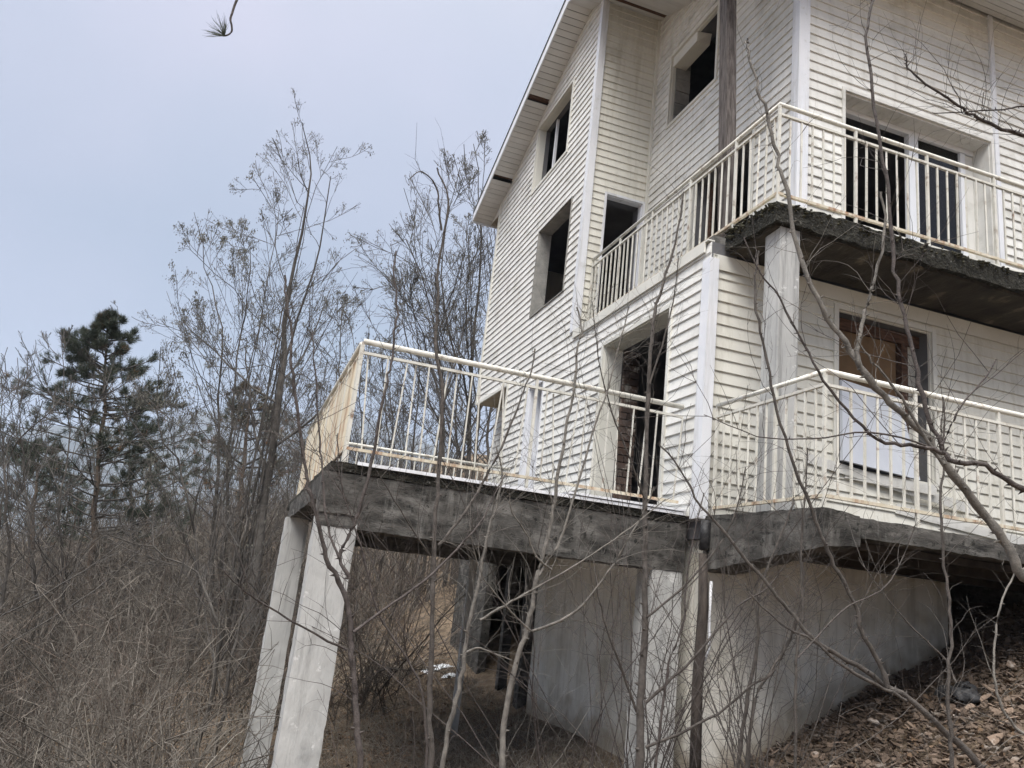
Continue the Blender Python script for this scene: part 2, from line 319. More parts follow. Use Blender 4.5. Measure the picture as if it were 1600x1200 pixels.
def facade(ax, c, u0, u1, z0, z1, openings=(), topf=None, mat_b='siding', joints=True, thick=.28, phase=0, back=True):
    """ax 'B': wall on x=c seen from -x, u=y; ax 'A': wall on y=c seen from -y, u=x. openings: (u0,u1,z0,z1)"""
    P = (lambda u, z, d: (c-d, u, z)) if ax == 'B' else (lambda u, z, d: (u, c-d, z))   # d = distance out of the wall
    us = sorted({u0, u1, *[q for o in openings for q in o[:2]], *([10.0] if topf and u0 < 10 < u1 else [])})
    zs = sorted({z0, *[q for o in openings for q in o[2:] if z0 < q < 20], z1}); us = [u for u in us if u0 <= u <= u1]
    body = MB()
    for a, b in zip(us, us[1:]):
        for i, (p, q) in enumerate(zip(zs, zs[1:])):
            if any(o[0] < (a+b)/2 < o[1] and o[2] < (p+q)/2 < o[3] for o in openings): continue
            ta = tb = q
            if topf and i == len(zs)-2: ta, tb = topf(a), topf(b)
            f, k = -.004, -thick
            body.hexa([P(a, p, f), P(b, p, f), P(b, p, k), P(a, p, k), P(a, ta, f), P(b, tb, f), P(b, tb, k), P(a, ta, k)])
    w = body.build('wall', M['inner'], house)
    zc = z0-phase
    hi = max(z1, *(topf(u) for u in us)) if topf else z1
    while zc < hi-.01:
        a, b = max(zc, z0), min(zc+CH, hi); mid = (a+b)/2
        segs = [(u0, u1)]
        for o in openings:
            if o[2] < mid < o[3]:
                segs = [s for u, v in segs for s in ((u, min(v, o[0])), (max(u, o[1]), v)) if s[1]-s[0] > .01]
        for (p, q) in segs:
            pb, qb, pt, qt = p, q, p, q
            if topf:                                     # clip against the slopes of the gable
                def lim(u_, v_, z):
                    lo, hi_ = u_, v_
                    if v_ > 10: hi_ = min(v_, 10+max(0, (9.0-z)/.395))
                    if u_ < 10: lo = max(u_, 10-max(0, (9.0-z)/.42))
                    return lo, hi_
                pb, qb = lim(p, q, a); pt, qt = lim(p, q, b)
                if qb-pb < .05: continue
                if qt < pt: pt = qt = (pb+qb)/2
            cuts = [0, 1]
            L = qb-pb
            if joints and L > 2.6: cuts = [0, random.uniform(.3, .7), 1]
            for s0, s1 in zip(cuts, cuts[1:]):
                o_ = random.uniform(-.0012, .0012); sag = random.uniform(-.0015, .0015)
                d = [(0, a), (.0175+o_, a), (.0195+o_, a+.004), (.003+o_, b+.002), (0, b+.002)]
                e0 = (pb+(qb-pb)*s0, pt+(qt-pt)*s0); e1 = (pb+(qb-pb)*s1-(.0 if s1 == 1 else -.002), pt+(qt-pt)*s1)
                A_ = [P(e0[0] if z < b else e0[1], z+sag, dd) for dd, z in d]; B_ = [P(e1[0] if z < b else e1[1], z-sag, dd) for dd, z in d]
                if ax == 'B': A_, B_ = B_, A_
                MB().prism(d, A_, B_).build('siding_board', M[mat_b], w)
        zc += CH
    return w, P
def hole(P, u0, u1, z0, z1, sill=True, m='cream_trim', depth=.14, name='window_surround', width=.045):
    """white channel round an opening and the lining of its reveal"""
    b = MB()
    def bx(a0, a1, c0, c1, d0, d1):
        b.hexa([P(a0, c0, d1), P(a1, c0, d1), P(a1, c0, d0), P(a0, c0, d0), P(a0, c1, d1), P(a1, c1, d1), P(a1, c1, d0), P(a0, c1, d0)])
    w = width
    bx(u0-w, u0+.002, z0-(w if sill else 0), z1+w, -.003, .031); bx(u1-.002, u1+w, z0-(w if sill else 0), z1+w, -.003, .031)
    bx(u0+.002, u1-.002, z1-.002, z1+w, -.003, .029)
    if sill: bx(u0+.002, u1-.002, z0-w, z0+.002, -.003, .029)
    bx(u0+.002, u0+.012, z0, z1-.012, -depth, -.003); bx(u1-.012, u1-.002, z0, z1-.012, -depth, -.003); bx(u0+.002, u1-.002, z1-.012, z1-.002, -depth, -.003)
    if sill: bx(u0+.002, u1-.002, z0+.002, z0+.012, -depth, -.003)
    return b.build(name, M[m], house)
def snap(z, z0): return z0+round((z-z0)/CH)*CH

# lower wall on the terrace side (with the doorway and the narrow niche) and the gabled wing above it: one plane
z0 = ZD-.02; zl = snap(3.5, z0)
door = (6.85, 8.42, z0+.02, snap(3.05, z0)); niche = (10.42, 11.0, z0+.02, snap(2.95, z0))
wB, PB = facade('B', XB, YA, 12.15, z0, zl, [door, niche])
zg = zl
w1 = (10.47, 12.0, snap(6.75, zg), snap(8.0, zg)); w2 = (10.0, 11.36, snap(4.27, zg), snap(5.7, zg))
wW, _ = facade('B', XB, YW, YE, zg, 9.0, [w1, w2], topf=roofz, thick=.2)
wN, _ = facade('B', XB, 12.15, YE, snap(3.33, z0), zl, joints=False)
hole(PB, *door, sill=False, depth=.23); hole(PB, *niche, sill=False, m='trim', depth=.25, name='niche_surround')
hole(PB, *w1, depth=.12); hole(PB, *w2, m='block', depth=.19, width=.012)
MB().box(XB+.26, XB+.30, niche[0]+.013, niche[1]-.013, z0+.03, niche[3]-.013).build('door', M['trim'], house)
# recessed wall over the upper balcony, wing return, front wall (upper and lower)
zr = ZU; zrs = lambda z: snap(z, zr)
wr = (7.80, 9.0, zrs(6.62), zrs(7.80)); dr = (6.92, 8.24, zr+.01, zrs(5.45))
wR, PR = facade('B', XR, YA+.02, YW, zr, 8.7, [wr, dr], topf=lambda u: roofz(u))
hole(PR, *wr, depth=.05, width=.04); hole(PR, *dr, sill=False, m='cream_trim', depth=.05, width=.03)
da = (4.07, 4.64, zr+.01, zrs(5.6))
wA, PA = facade('A', YW, XB+.02, XR-.02, zr, 8.79, [da], mat_b='siding_in', joints=False)
hole(PA, *da, sill=False, m='trim', depth=.1, width=.03)
su = (5.29, 7.34, zr+.01, zrs(5.62))
wU, PU = facade('A', YA, XR, XE, zr, 7.43, [su])
hole(PU, *su, sill=False, m='siding', depth=.24, width=.035)
z0f = z0-.02; wl = (5.22, 6.40, snap(1.50, z0f), snap(3.12, z0f))
wL, PL = facade('A', YA, XB+.02, XE, z0f, 3.34, [wl], mat_b='siding_in')
hole(PL, *wl, m='cream_trim', depth=.03, width=.05)
zx = snap(3.33, z0)
wX, _ = facade('B', 4.15, 12.17, YE-.02, z0, zx-.02, mat_b='siding', joints=False)
MB().box(XB+.002, 4.14, 12.16, YE, zx-.022, zx-.002).build('overhang_soffit', mat('tan_board', (.36, .31, .22), (.45, .40, .30), 3, .8), house)
MB().box(XB+.01, 4.44, 12.10, 12.146, z0, zx-.03).build('wall_end', M['siding'], house)
# rest of the shell: back, right side, floors, base (closed, so that the rooms are dark)
MB().box(XB+.3, XE, YE-.25, YE, zl, 7.45).build('back_wall', M['siding'], house)
MB().box(4.45, XE, YE-.25, YE-.01, z0, zl-.01).build('back_wall', M['siding'], house)
sw = MB(); sw.hexa([(XE-.25, YA+.3, z0), (XE, YA+.3, z0), (XE, 10, z0), (XE-.25, 10, z0), (XE-.25, YA+.3, 7.4), (XE, YA+.3, 7.4), (XE, 10, 8.95), (XE-.25, 10, 8.95)])
sw.hexa([(XE-.25, 10, z0), (XE, 10, z0), (XE, YE-.26, z0), (XE-.25, YE-.26, z0), (XE-.25, 10, 8.95), (XE, 10, 8.95), (XE, YE-.26, 7.5), (XE-.25, YE-.26, 7.5)])
sw.build('side_wall', M['siding'], house)
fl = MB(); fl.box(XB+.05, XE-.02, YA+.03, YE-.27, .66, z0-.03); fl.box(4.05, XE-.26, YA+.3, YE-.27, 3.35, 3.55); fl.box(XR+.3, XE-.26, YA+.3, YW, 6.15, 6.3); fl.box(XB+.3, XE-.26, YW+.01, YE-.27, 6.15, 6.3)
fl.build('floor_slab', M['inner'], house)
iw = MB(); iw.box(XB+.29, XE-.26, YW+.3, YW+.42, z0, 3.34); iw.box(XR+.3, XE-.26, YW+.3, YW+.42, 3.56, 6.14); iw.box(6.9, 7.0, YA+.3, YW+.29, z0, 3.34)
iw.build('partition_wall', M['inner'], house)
# corner trims
def trim(x0, x1, y0, y1, za, zb, m='trim', nm='corner_trim'): return MB().box(x0, x1, y0, y1, za, zb).build(nm, M[m], house)
trim(XB-.035, XB+.07, YW-.07+.03, YW+.06, zl+.02, 8.82)
trim(XR-.045, XR+.09, YA-.045, YA+.075, ZU, 7.5)
trim(XR-.05, XR-.0, YW-.06, YW-.0, ZU, 8.74, 'cream_trim')
trim(XB-.035, XB+.01, YE-.06, YE+.02, zx-.03, 7.45, 'cream_trim')
trim(7.385, 7.445, YA-.04, YA-.002, ZU, 7.36)
MB().hexa([(XB-.05, YA-.06, ZD-.05), (XB+.05, YA-.06, ZD-.05), (XB+.05, YA+.07, ZD-.05), (XB-.05, YA+.07, ZD-.05),
           (XB-.05, YA-.06, 3.27), (XB+.05, YA-.06, 3.27), (XB+.05, YA+.07, 3.27), (XB-.05, YA+.07, 3.27)]).build('corner_trim', M['trim'], house)
MB().box(XB-.04, XB-.022, YA+.075, YW-.07, zl-.09, zl+.015).box(XB-.035, XB+.04, YA+.02, YW-.065, zl+.016, zl+.03).build('wall_capping', M['cream_trim'], house)
MB().box(XB-.03, XB-.002, 12.10, YE-.07, zx-.05, zx-.003).build('overhang_trim', M['cream_trim'], house)
MB().box(XB+.05, XE, YA-.03, YA-.022, 3.18, 3.33).build('wall_capping', M['cream_trim'], house)
trim(XB-.03, XB+.0, 12.09, 12.15, z0, zx-.05, 'cream_trim')
# bricks and blocks in the reveals
def reveal_blocks(nm, m, face_y, x0, x1, za, zb, h, out_, w=.24):
    k = 0; z = za
    while z < zb-.02:
        x = x0-(w/2 if k % 2 else 0)
        while x < x1:
            a, b = max(x, x0), min(x+w-.012, x1)
            if b-a > .03:
                pr = random.uniform(0, .012)
                MB().box(a, b, face_y-out_-pr, face_y-.001, z, min(z+h-.012, zb)).build(nm, M[m], wB if nm == 'brick' else wR)
            x += w
        z += h; k += 1
reveal_blocks('brick', 'brick', door[1]-.014, XB+.24, XB+.44, z0+.02, door[3]-.02, .085, .05, .17)
reveal_blocks('block', 'block', wr[1]-.002, XR+.055, XR+.28, wr[2], wr[3], .2, .02, .5)
MB().box(XR+.22, XR+.27, dr[1]-.10, dr[1]-.013, dr[2], dr[3]).build('door_jamb', M['brown_wood'], house)
MB().box(XR+.22, XR+.27, dr[0]+.013, dr[0]+.07, dr[2], dr[3]).build('door_jamb', M['brown_wood'], house)
MB().hexa([(XR-.0, 8.35, wr[3]-.17), (XR+.2, 8.35, wr[3]-.17), (XR+.2, 8.98, wr[3]-.17), (XR, 8.98, wr[3]-.17), (XR-.0, 8.35, wr[3]-.02), (XR+.2, 8.3, wr[3]-.02), (XR+.2, 8.98, wr[3]-.02), (XR, 8.98, wr[3]-.02)]).build('loose_lining', M['cream_trim'], house)
MB().box(XB+.15, XB+.19, 11.55, 11.60, w1[2], w1[3]).build('window_frame', M['trim'], house)
# sliding balcony door
ff = MB(); Yf = YA+.20
for a, b, c_, d_ in ((su[0]+.014, su[0]+.07, ZU+.02, su[3]-.02), (su[1]-.22, su[1]-.15, ZU+.02, su[3]-.09), (6.37, 6.50, ZU+.02, su[3]-.08)): ff.box(a, b, Yf, Yf+.07, c_, d_)
ff.box(su[0]+.07, su[1]-.014, Yf+.001, Yf+.069, su[3]-.08, su[3]-.014); ff.box(su[0]+.07, su[1]-.15, Yf+.001, Yf+.069, ZU+.03, ZU+.10)
sf = ff.build('balcony_door', M['pvc'], house)
MB().box(6.51, su[1]-.225, Yf+.03, Yf+.036, ZU+.11, su[3]-.09).build('glass_pane', M['glass'], sf)
MB().box(su[1]-.145, su[1]-.015, Yf+.02, Yf+.06, ZU+.03, su[3]-.09).build('side_panel', M['siding'], sf)
hd = MB()
for i in range(18):
    a = su[0]+.02+i*.113; MB().box(a, min(a+.108, su[1]-.015), YA+.0, Yf-.005, su[3]-.024-random.uniform(0, .003), su[3]-.0145).build('soffit_panel', M['siding'], sf)
# boarded lower window
lw = MB().box(wl[0]+.015, wl[1]-.3, YA+.16, YA+.19, wl[2]+.7, wl[3]-.12).build('window_board', M['board'], house)
MB().box(wl[0]+.015, wl[1]-.015, YA+.13, YA+.16, wl[3]-.14, wl[3]-.02).build('window_head', M['brown_wood'], house)
MB().box(wl[1]-.28, wl[1]-.2, YA+.10, YA+.18, wl[2], wl[3]-.15).build('window_frame', M['brown_wood'], house)
for k in range(14):
    zz = wl[2]+.02+k*CH; MB().box(wl[1]-.19, wl[1]-.016, YA+.02+.17, YA+.2, zz, min(zz+CH-.01, wl[3]-.02)).build('reveal_board', M['siding_in'], wL)
MB().hexa([(5.215, YA-.10, 1.56), (6.10, YA-.13, 1.50), (6.10, YA-.09, 1.50), (5.215, YA-.06, 1.56), (5.24, YA-.055, 2.36), (5.93, YA-.06, 2.30), (5.93, YA-.02, 2.30), (5.24, YA-.015, 2.36)]).build('foam_sheet', M['foam'], house)
o = bpy.data.objects['foam_sheet']; o['label'] = 'grey white sheet propped across the lower half of the window'
for i, (a, b, za, zb, dp) in enumerate(((4.85, 6.75, 1.58, 1.36, .09), (5.9, 7.6, 1.25, 1.12, .05), (5.3, 6.3, 1.50, 1.47, .12))):
    MB().hexa([(a, YA-.03, za-.09), (b, YA-dp, zb-.09), (b, YA-dp+.012, zb-.09), (a, YA-.018, za-.09), (a, YA-.04, za), (b, YA-dp-.015, zb), (b, YA-dp, zb), (a, YA-.028, za)]).build('siding_board', M['siding'], wL)
# roof
XO, YO, YI = 3.37, 14.55, 5.5
roof = MB()
for (ya, yb) in ((10, YO), (YI, 10)):
    za, zb = roofz(ya), roofz(yb)
    roof.hexa([(XO-.02, ya, za+.17), (XE+.5, ya, za+.17), (XE+.5, yb, zb+.17), (XO-.02, yb, zb+.17), (XO-.02, ya, za+.22), (XE+.5, ya, za+.22), (XE+.5, yb, zb+.22), (XO-.02, yb, zb+.22)])
rf = roof.build('roof', M['roofing'], house)
fa = MB()
for (ya, yb) in ((10, YO), (YI, 10)):
    za, zb = roofz(ya), roofz(yb)
    fa.hexa([(XO-.012, ya, za-.01), (XO+.01, ya, za-.01), (XO+.01, yb, zb-.01), (XO-.012, yb, zb-.01), (XO-.012, ya, za+.165), (XO+.01, ya, za+.165), (XO+.01, yb, zb+.165), (XO-.012, yb, zb+.165)])
fa.box(XO, XE+.5, YO-.02, YO, roofz(YO)-.03, roofz(YO)+.16); fa.box(XO, XE+.5, YI, YI+.02, roofz(YI)-.03, roofz(YI)+.16)
fa.build('fascia', M['trim'], rf)
k = 0; y = YO-.03
while y > YI+.05:
    yn = y-.108
    if not (11.60 < (y+yn)/2 < 11.76 or 13.28 < (y+yn)/2 < 13.44 or 9.20 < (y+yn)/2 < 9.38):
        far = (y+yn)/2 > YW or y < YA
        x1 = XB-.01 if (y+yn)/2 > YW else (XR-.01 if y > YA else XE+.45)
        j = random.uniform(0, .003); za, zb = roofz(yn+.014), roofz(y-.003)
        MB().hexa([(XO+.012, yn+.014, za-.006-j), (x1, yn+.014, za-.006-j), (x1, y-.002, zb-.012-j), (XO+.012, y-.002, zb-.012-j), (XO+.012, yn+.014, za), (x1, yn+.014, za), (x1, y-.002, zb), (XO+.012, y-.002, zb)]).build('soffit_panel', M['soffit'], rf)
    y = yn
rr_ = MB()
for yc in (11.68, 13.36, 9.29, 7.6, 6.3):
    z = roofz(yc); x1 = XB if yc > YW else XR
    MB().box(XO+.015, x1-.005, yc-.055, yc+.055, z+.015, z+.13).build('purlin', M['brown_wood'], rf)
MB().box(XB-.02, XE, YE+.02, YO-.03, roofz(YO)+.0, roofz(YO)+.015).build('eave_soffit', mat('eave_tan', (.26, .23, .19), (.33, .30, .25), 3, .8), rf)
MB().hexa([(XB-.02, YE+.0, roofz(YO)+.02), (XB+.0, YE+.0, roofz(YO)+.02), (XB+.0, YO-.04, roofz(YO)+.02), (XB-.02, YO-.04, roofz(YO)+.02), (XB-.02, YE+.0, roofz(YE)-.015), (XB+.0, YE, roofz(YE)-.015), (XB, YO-.04, roofz(YO)+.03), (XB-.02, YO-.04, roofz(YO)+.03)]).build('eave_side', M['siding'], rf)
# upper balcony slab, column under it, wooden post
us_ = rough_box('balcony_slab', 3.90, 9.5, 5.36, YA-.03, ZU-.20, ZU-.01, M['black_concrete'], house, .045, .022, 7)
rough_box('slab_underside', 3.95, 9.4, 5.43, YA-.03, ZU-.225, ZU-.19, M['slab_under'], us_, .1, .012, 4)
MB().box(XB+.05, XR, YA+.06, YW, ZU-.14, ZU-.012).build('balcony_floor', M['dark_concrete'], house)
mv = []
lump = []
for i in range(420):
    if random.random() < .7: c_ = (random.uniform(3.9, 7.6), 5.36+random.gauss(0, .018), ZU-.01-abs(random.gauss(0, .05)))
    else: c_ = (3.90+random.gauss(0, .015), random.uniform(5.36, 6.15), ZU-.01-abs(random.gauss(0, .05)))
    s_ = random.uniform(.008, .028); lump.append((c_, s_))
mb = MB()
for c_, s_ in lump:
    n = len(mb.v); j = [random.uniform(.6, 1.3)*s_ for _ in range(6)]
    mb.v += [(c_[0]+j[0], c_[1], c_[2]), (c_[0]-j[1], c_[1], c_[2]), (c_[0], c_[1]+j[2], c_[2]), (c_[0], c_[1]-j[3], c_[2]), (c_[0], c_[1], c_[2]+j[4]*.7), (c_[0], c_[1], c_[2]-j[5]*.8)]
    mb.f += [(n+a, n+b, n+c) for a, b, c in ((0, 2, 4), (2, 1, 4), (1, 3, 4), (3, 0, 4), (2, 0, 5), (1, 2, 5), (3, 1, 5), (0, 3, 5))]
tag(mb.build('moss', M['moss'], us_), kind='stuff')
MB().box(3.92, 9.4, 5.38, 5.47, ZU-.006, ZU+.012).box(3.92, 4.01, 5.48, YA-.05, ZU-.006, ZU+.012).build('edge_strip', M['cream_trim'], us_)
cx, cy = 4.0, 5.42
MB().hexa([(cx+.0, cy+.02, ZD-.03), (cx+.215, cy+.02, ZD-.03), (cx+.215, cy+.235, ZD-.03), (cx, cy+.235, ZD-.03),
           (cx-.005, cy, 3.37), (cx+.20, cy, 3.37), (cx+.20, cy+.21, 3.37), (cx-.005, cy+.21, 3.37)]).build('column', M['concrete'], house)
MB().hexa([(3.975, 6.25, ZU-.01), (4.095, 6.25, ZU-.01), (4.095, 6.39, ZU-.01), (3.975, 6.39, ZU-.01), (3.975, 6.50, 7.6), (4.095, 6.50, 7.6), (4.095, 6.64, 7.6), (3.975, 6.64, 7.6)]).build('wooden_post', M['wood_post'], house)
# base walls
bw = MB(); bw.box(3.87, 4.05, YA+.2, 10.15, -2.2, .655); bw.box(3.88, 6.55, YA+.02, YA+.19, -2.2, .655); bw.box(4.05, XE, 9.95, 10.149, -2.2, .655)
bw.build('base_wall', M['plaster'], house)
MB().box(7.6, 7.8, 5.0, YA+1.5, -.3, .655).build('crawlspace_shade_wall', M['dark_concrete'], house)  # added wall: keeps side light out from under the lower balcony
MB().box(6.56, XE, YA+1.4, YA+1.55, -.5, .655).build('crawlspace_shade_wall', M['dark_concrete'], house)
MB().box(3.80, 3.93, 10.32, 10.48, -2.4, .655).build('cellar_post', M['dark_concrete'], house)
MB().box(3.80, 3.93, 11.15, 11.27, -2.4, .655).build('cellar_post', M['dark_concrete'], house)
MB().box(3.80, 3.93, 12.2, YE-.03, -2.6, .655).build('darkened_cellar_wall', M['dark_concrete'], house)  # cellar walls coloured dark so the opening reads as deep shade
MB().box(3.94, 8.0, YE-.15, YE-.03, -2.6, .655).build('darkened_cellar_wall', M['dark_concrete'], house)
MB().box(6.0, 6.1, 10.16, YE-.16, -2.2, .655).build('darkened_cellar_wall', M['dark_concrete'], house)
MB().box(4.06, 5.99, 10.152, 10.2, -2.2, .655).build('darkened_cellar_wall', M['dark_concrete'], house)  # dark sheet over the back of the white wall, shade put into colour
# right lower balcony: tapered edge beam, slab
lb = MB()
lb.hexa([(3.80, 4.60, .56), (4.12, 4.60, .60), (4.12, 6.1, .38), (3.80, 6.1, .38), (3.80, 4.60, .83), (4.12, 4.60, .81), (4.12, 6.1, .85), (3.80, 6.1, .85)])
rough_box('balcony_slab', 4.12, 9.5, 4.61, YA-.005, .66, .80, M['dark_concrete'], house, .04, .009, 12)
def rough_hexa(name, P8, mat_, parent, n=(4, 20, 6), amp=.015, fr=6):
    P8 = [np.array(p, float) for p in P8]; V = []; Q = []
    def tri(a, b, c): 
        lo = (P8[0]*(1-a)+P8[1]*a)*(1-b)+(P8[3]*(1-a)+P8[2]*a)*b; hi = (P8[4]*(1-a)+P8[5]*a)*(1-b)+(P8[7]*(1-a)+P8[6]*a)*b
        p = lo*(1-c)+hi*c; q = Vector(p)*fr; return p+np.array(noise.noise_vector(q)+noise.noise_vector(q*3)*.5)*amp
    for ax in range(3):
        i1, i2 = [i for i in range(3) if i != ax]
        for side in (0, 1):
            m0 = len(V)
            for i in range(n[i1]+1):
                for j in range(n[i2]+1):
                    w = [0, 0, 0]; w[ax] = side; w[i1] = i/n[i1]; w[i2] = j/n[i2]; V.append(tri(*w))
            for i in range(n[i1]):
                for j in range(n[i2]):
                    f = (m0+i*(n[i2]+1)+j, m0+(i+1)*(n[i2]+1)+j, m0+(i+1)*(n[i2]+1)+j+1, m0+i*(n[i2]+1)+j+1)
                    Q.append(f if (side == 1) ^ (ax == 1) else f[::-1])
    base = ORG[parent.name]; return link(name, arr_mesh(name, np.array(V)-base, Q, mat_, True), parent)
rough_hexa('beam', lb.v[:8], M['dark_concrete'], house, (8, 50, 16), .008, 12)
MB().box(4.2, 9.4, 4.78, 4.86, .60, .65).box(4.2, 9.4, 5.2, 5.32, .57, .65).box(4.2, 9.4, 5.7, 5.82, .55, .65).build('formwork_timber', M['dark_timber'], house)
# drain pipe down the corner
dp = empty('drain_pipe', (3.78, 6.02, -1.3), 'dark rusty drain pipe below the white corner trim of the house', 'pipe')
MB().tube([(3.77, 6.03, .80), (3.765, 6.03, .55)], .045, 12).build('outlet', M['black_plastic'], dp, True)
MB().tube([(3.76, 6.04, .52), (3.765, 6.0, .1), (3.755, 6.02, -.5), (3.77, 6.0, -1.6)], [.035, .045, .045, .05], 8).build('pipe', M['pipe'], dp, True)
MB().tube([(3.83, 6.0, .30), (3.825, 6.0, 0), (3.835, 5.99, -.22), (3.80, 6.0, -.34)], [.014, .014, .012, .012], 6).build('edge_lining', M['trim'], dp, True)

# ------------------------------------------------------------------ terrace
ter = empty('terrace', (2.2, 8.5, -2.4), 'concrete terrace on tall square columns at the left of the house', 'terrace')
YT0, YT1 = 6.33, 11.4
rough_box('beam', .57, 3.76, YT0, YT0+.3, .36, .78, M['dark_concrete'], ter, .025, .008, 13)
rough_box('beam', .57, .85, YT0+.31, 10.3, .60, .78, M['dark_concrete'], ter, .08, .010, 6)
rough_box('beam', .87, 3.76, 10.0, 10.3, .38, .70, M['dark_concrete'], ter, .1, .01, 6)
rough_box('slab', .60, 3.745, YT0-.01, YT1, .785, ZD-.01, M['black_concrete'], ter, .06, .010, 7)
def column(x0, x1, y0, y1, zt, m='concrete'):
    zb = float(gz((x0+x1)/2, (y0+y1)/2))-.3
    o_ = rough_box('column', x0, x1, y0, y1, zb, zt, M[m], ter, .05, .007, 9, True); return o_
column(.567, .875, YT0+.003, YT0+.30, .46); rough_box('column_head', .562, .885, YT0-.014, YT0+.29, .461, .775, M['dark_concrete'], ter, .025, .007, 12); column(.53, .79, 9.75, 10.05, .60); column(3.46, 3.755, YT0+.005, YT0+.30, .36); column(2.85, 2.93, 9.9, 9.98, .38); 
MB().box(.80, 3.73, YT0-.035, YT0-.015, .852, .878).box(2.6, 3.73, YT0-.045, YT0+.3, .886, .905).build('edge_flashing', M['trim'], ter)

# ------------------------------------------------------------------ railings
def shared_bar(name, h, r, m):
    b = MB().box(-r, r, -r, r, 0, h); me = bpy.data.meshes.new(name); me.from_pydata(b.v, [], b.f); me.materials.append(m); return me
def railing(label, runs, ztop, zsec, zbot, name='railing', step=.1207, post_every=7, rust=False, rt=.022, rb=.0078, skip=(), bend=0, drop=.12, group=None):
    (x, y) = runs[0]; r = empty(name, (x, y, zbot), label, 'railing', group); base = np.array([x, y, zbot])
    m = M['rail_rust'] if rust else M['rail']
    MB().tube([(a, b, ztop-rt) for a, b in runs], rt, 10).build('top_rail', M['rail'], r, True)
    MB_ = MB(); 
    for (a, b), (c, d) in zip(runs, runs[1:]):
        L = math.hypot(c-a, d-b); ux, uy = (c-a)/L, (d-b)/L; nx_, ny_ = -uy*.014, ux*.014
        def bar(z, h, mm, nm):
            MB().hexa([(a-nx_, b-ny_, z-h), (c-nx_, d-ny_, z-h), (c+nx_, d+ny_, z-h), (a+nx_, b+ny_, z-h), (a-nx_, b-ny_, z+h), (c-nx_, d-ny_, z+h), (c+nx_, d+ny_, z+h), (a+nx_, b+ny_, z+h)]).build(nm, mm, r)
        bar(zsec, .011, m, 'middle_rail'); bar(zbot, .012, M['rail_rust'], 'bottom_rail')
        n = int(L/step); hb = shared_bar('baluster', zsec-zbot-.022, rb, m); hp = shared_bar('post', ztop-zbot+drop-.03, .012, M['rail'])
        for i in range(n+1):
            t_ = (i+.0)*step
            if t_ > L-.03 and i: break
            px_, py_ = a+ux*t_, b+uy*t_
            if i % post_every == 0:
                o_ = link('post', hp, r, (px_-x, py_-y, -drop))
            elif i not in skip:
                o_ = link('baluster', hb, r, (px_-x, py_-y, .012))
                if bend: o_.rotation_euler = (random.gauss(0, bend), random.gauss(0, bend), 0)
                else: o_.rotation_euler = (random.gauss(0, .004), random.gauss(0, .004), random.gauss(0, .3))
    return r
railing('cream metal railing round the upper balcony above the crumbling slab', [(3.94, YW-.05), (3.94, 5.40), (9.4, 5.40)], 4.585, 4.46, 3.665, drop=.09)
railing('cream metal railing of the lower right balcony in front of the boarded window', [(3.83, 6.02), (3.83, 4.63), (9.4, 4.63)], 1.85, 1.725, .915, step=.118, drop=.12)
railing('cream metal railing with bent bars along the front of the terrace', [(.70, 6.34), (3.70, 6.40)], 1.885, 1.765, .975, name='railing', step=.118, bend=.03, rb=.0056, rt=.024, post_every=13)
railing('rust streaked cream railing along the outer left edge of the terrace', [(.70, 6.44), (.70, 11.3)], 1.885, 1.765, .975, step=.10, rust=True, rb=.011)
railing('plain cream railing at the rear edge of the terrace', [(.82, 11.3), (3.68, 11.3)], 1.83, 1.74, .975, step=.118)

# ------------------------------------------------------------------ saplings in front of the house (traced branches)
def smooth_path(pts, sub=4, jit=.0):
    P = np.array(pts, float); n = len(P); out_ = []
    for i in range(n-1):
        p0 = P[max(i-1, 0)]; p1 = P[i]; p2 = P[i+1]; p3 = P[min(i+2, n-1)]
        for k in range(sub):
            t_ = k/sub; out_.append(.5*((2*p1)+(-p0+p2)*t_+(2*p0-5*p1+4*p2-p3)*t_*t_+(-p0+3*p1-3*p2+p3)*t_**3)*1.0)
    out_.append(P[-1]); out_ = np.array(out_)
    if jit: out_[1:-1] += rng.normal(0, jit, out_[1:-1].shape)
    return out_
def twigs_from(path, rad, n, lmin, lmax, r, curl=.6, up=.35, K=7):
    """n side shoots from a path, vectorised"""
    if n < 1: return None
    ti = rng.uniform(.08, .98, n)*(len(path)-1); i0 = np.floor(ti).astype(int); i0 = np.minimum(i0, len(path)-2); f = (ti-i0)[:, None]
    st = path[i0]*(1-f)+path[i0+1]*f; T = path[i0+1]-path[i0]; T /= np.linalg.norm(T, axis=1, keepdims=True)+1e-9
    R_ = rng.normal(0, 1, (n, 3)); R_ -= T*(R_*T).sum(1, keepdims=True); R_ /= np.linalg.norm(R_, axis=1, keepdims=True)
    d = T*rng.uniform(.2, 1.0, (n, 1))+R_*rng.uniform(.5, 1, (n, 1)); d[:, 2] += up; d /= np.linalg.norm(d, axis=1, keepdims=True)
    L = rng.uniform(lmin, lmax, n)**1.0
    cur = rng.normal(0, curl, (n, 3)); P = np.zeros((n, K, 3)); P[:, 0] = st
    for k in range(1, K):
        d = d+cur/K+rng.normal(0, .13, (n, 3)); d /= np.linalg.norm(d, axis=1, keepdims=True); P[:, k] = P[:, k-1]+d*(L/(K-1))[:, None]
    tap = np.linspace(1, .35, K)[None]*r*rng.uniform(.6, 1.2, (n, 1))*np.clip((L/lmax)**.5, .5, 1)[:, None]
    return P, tap
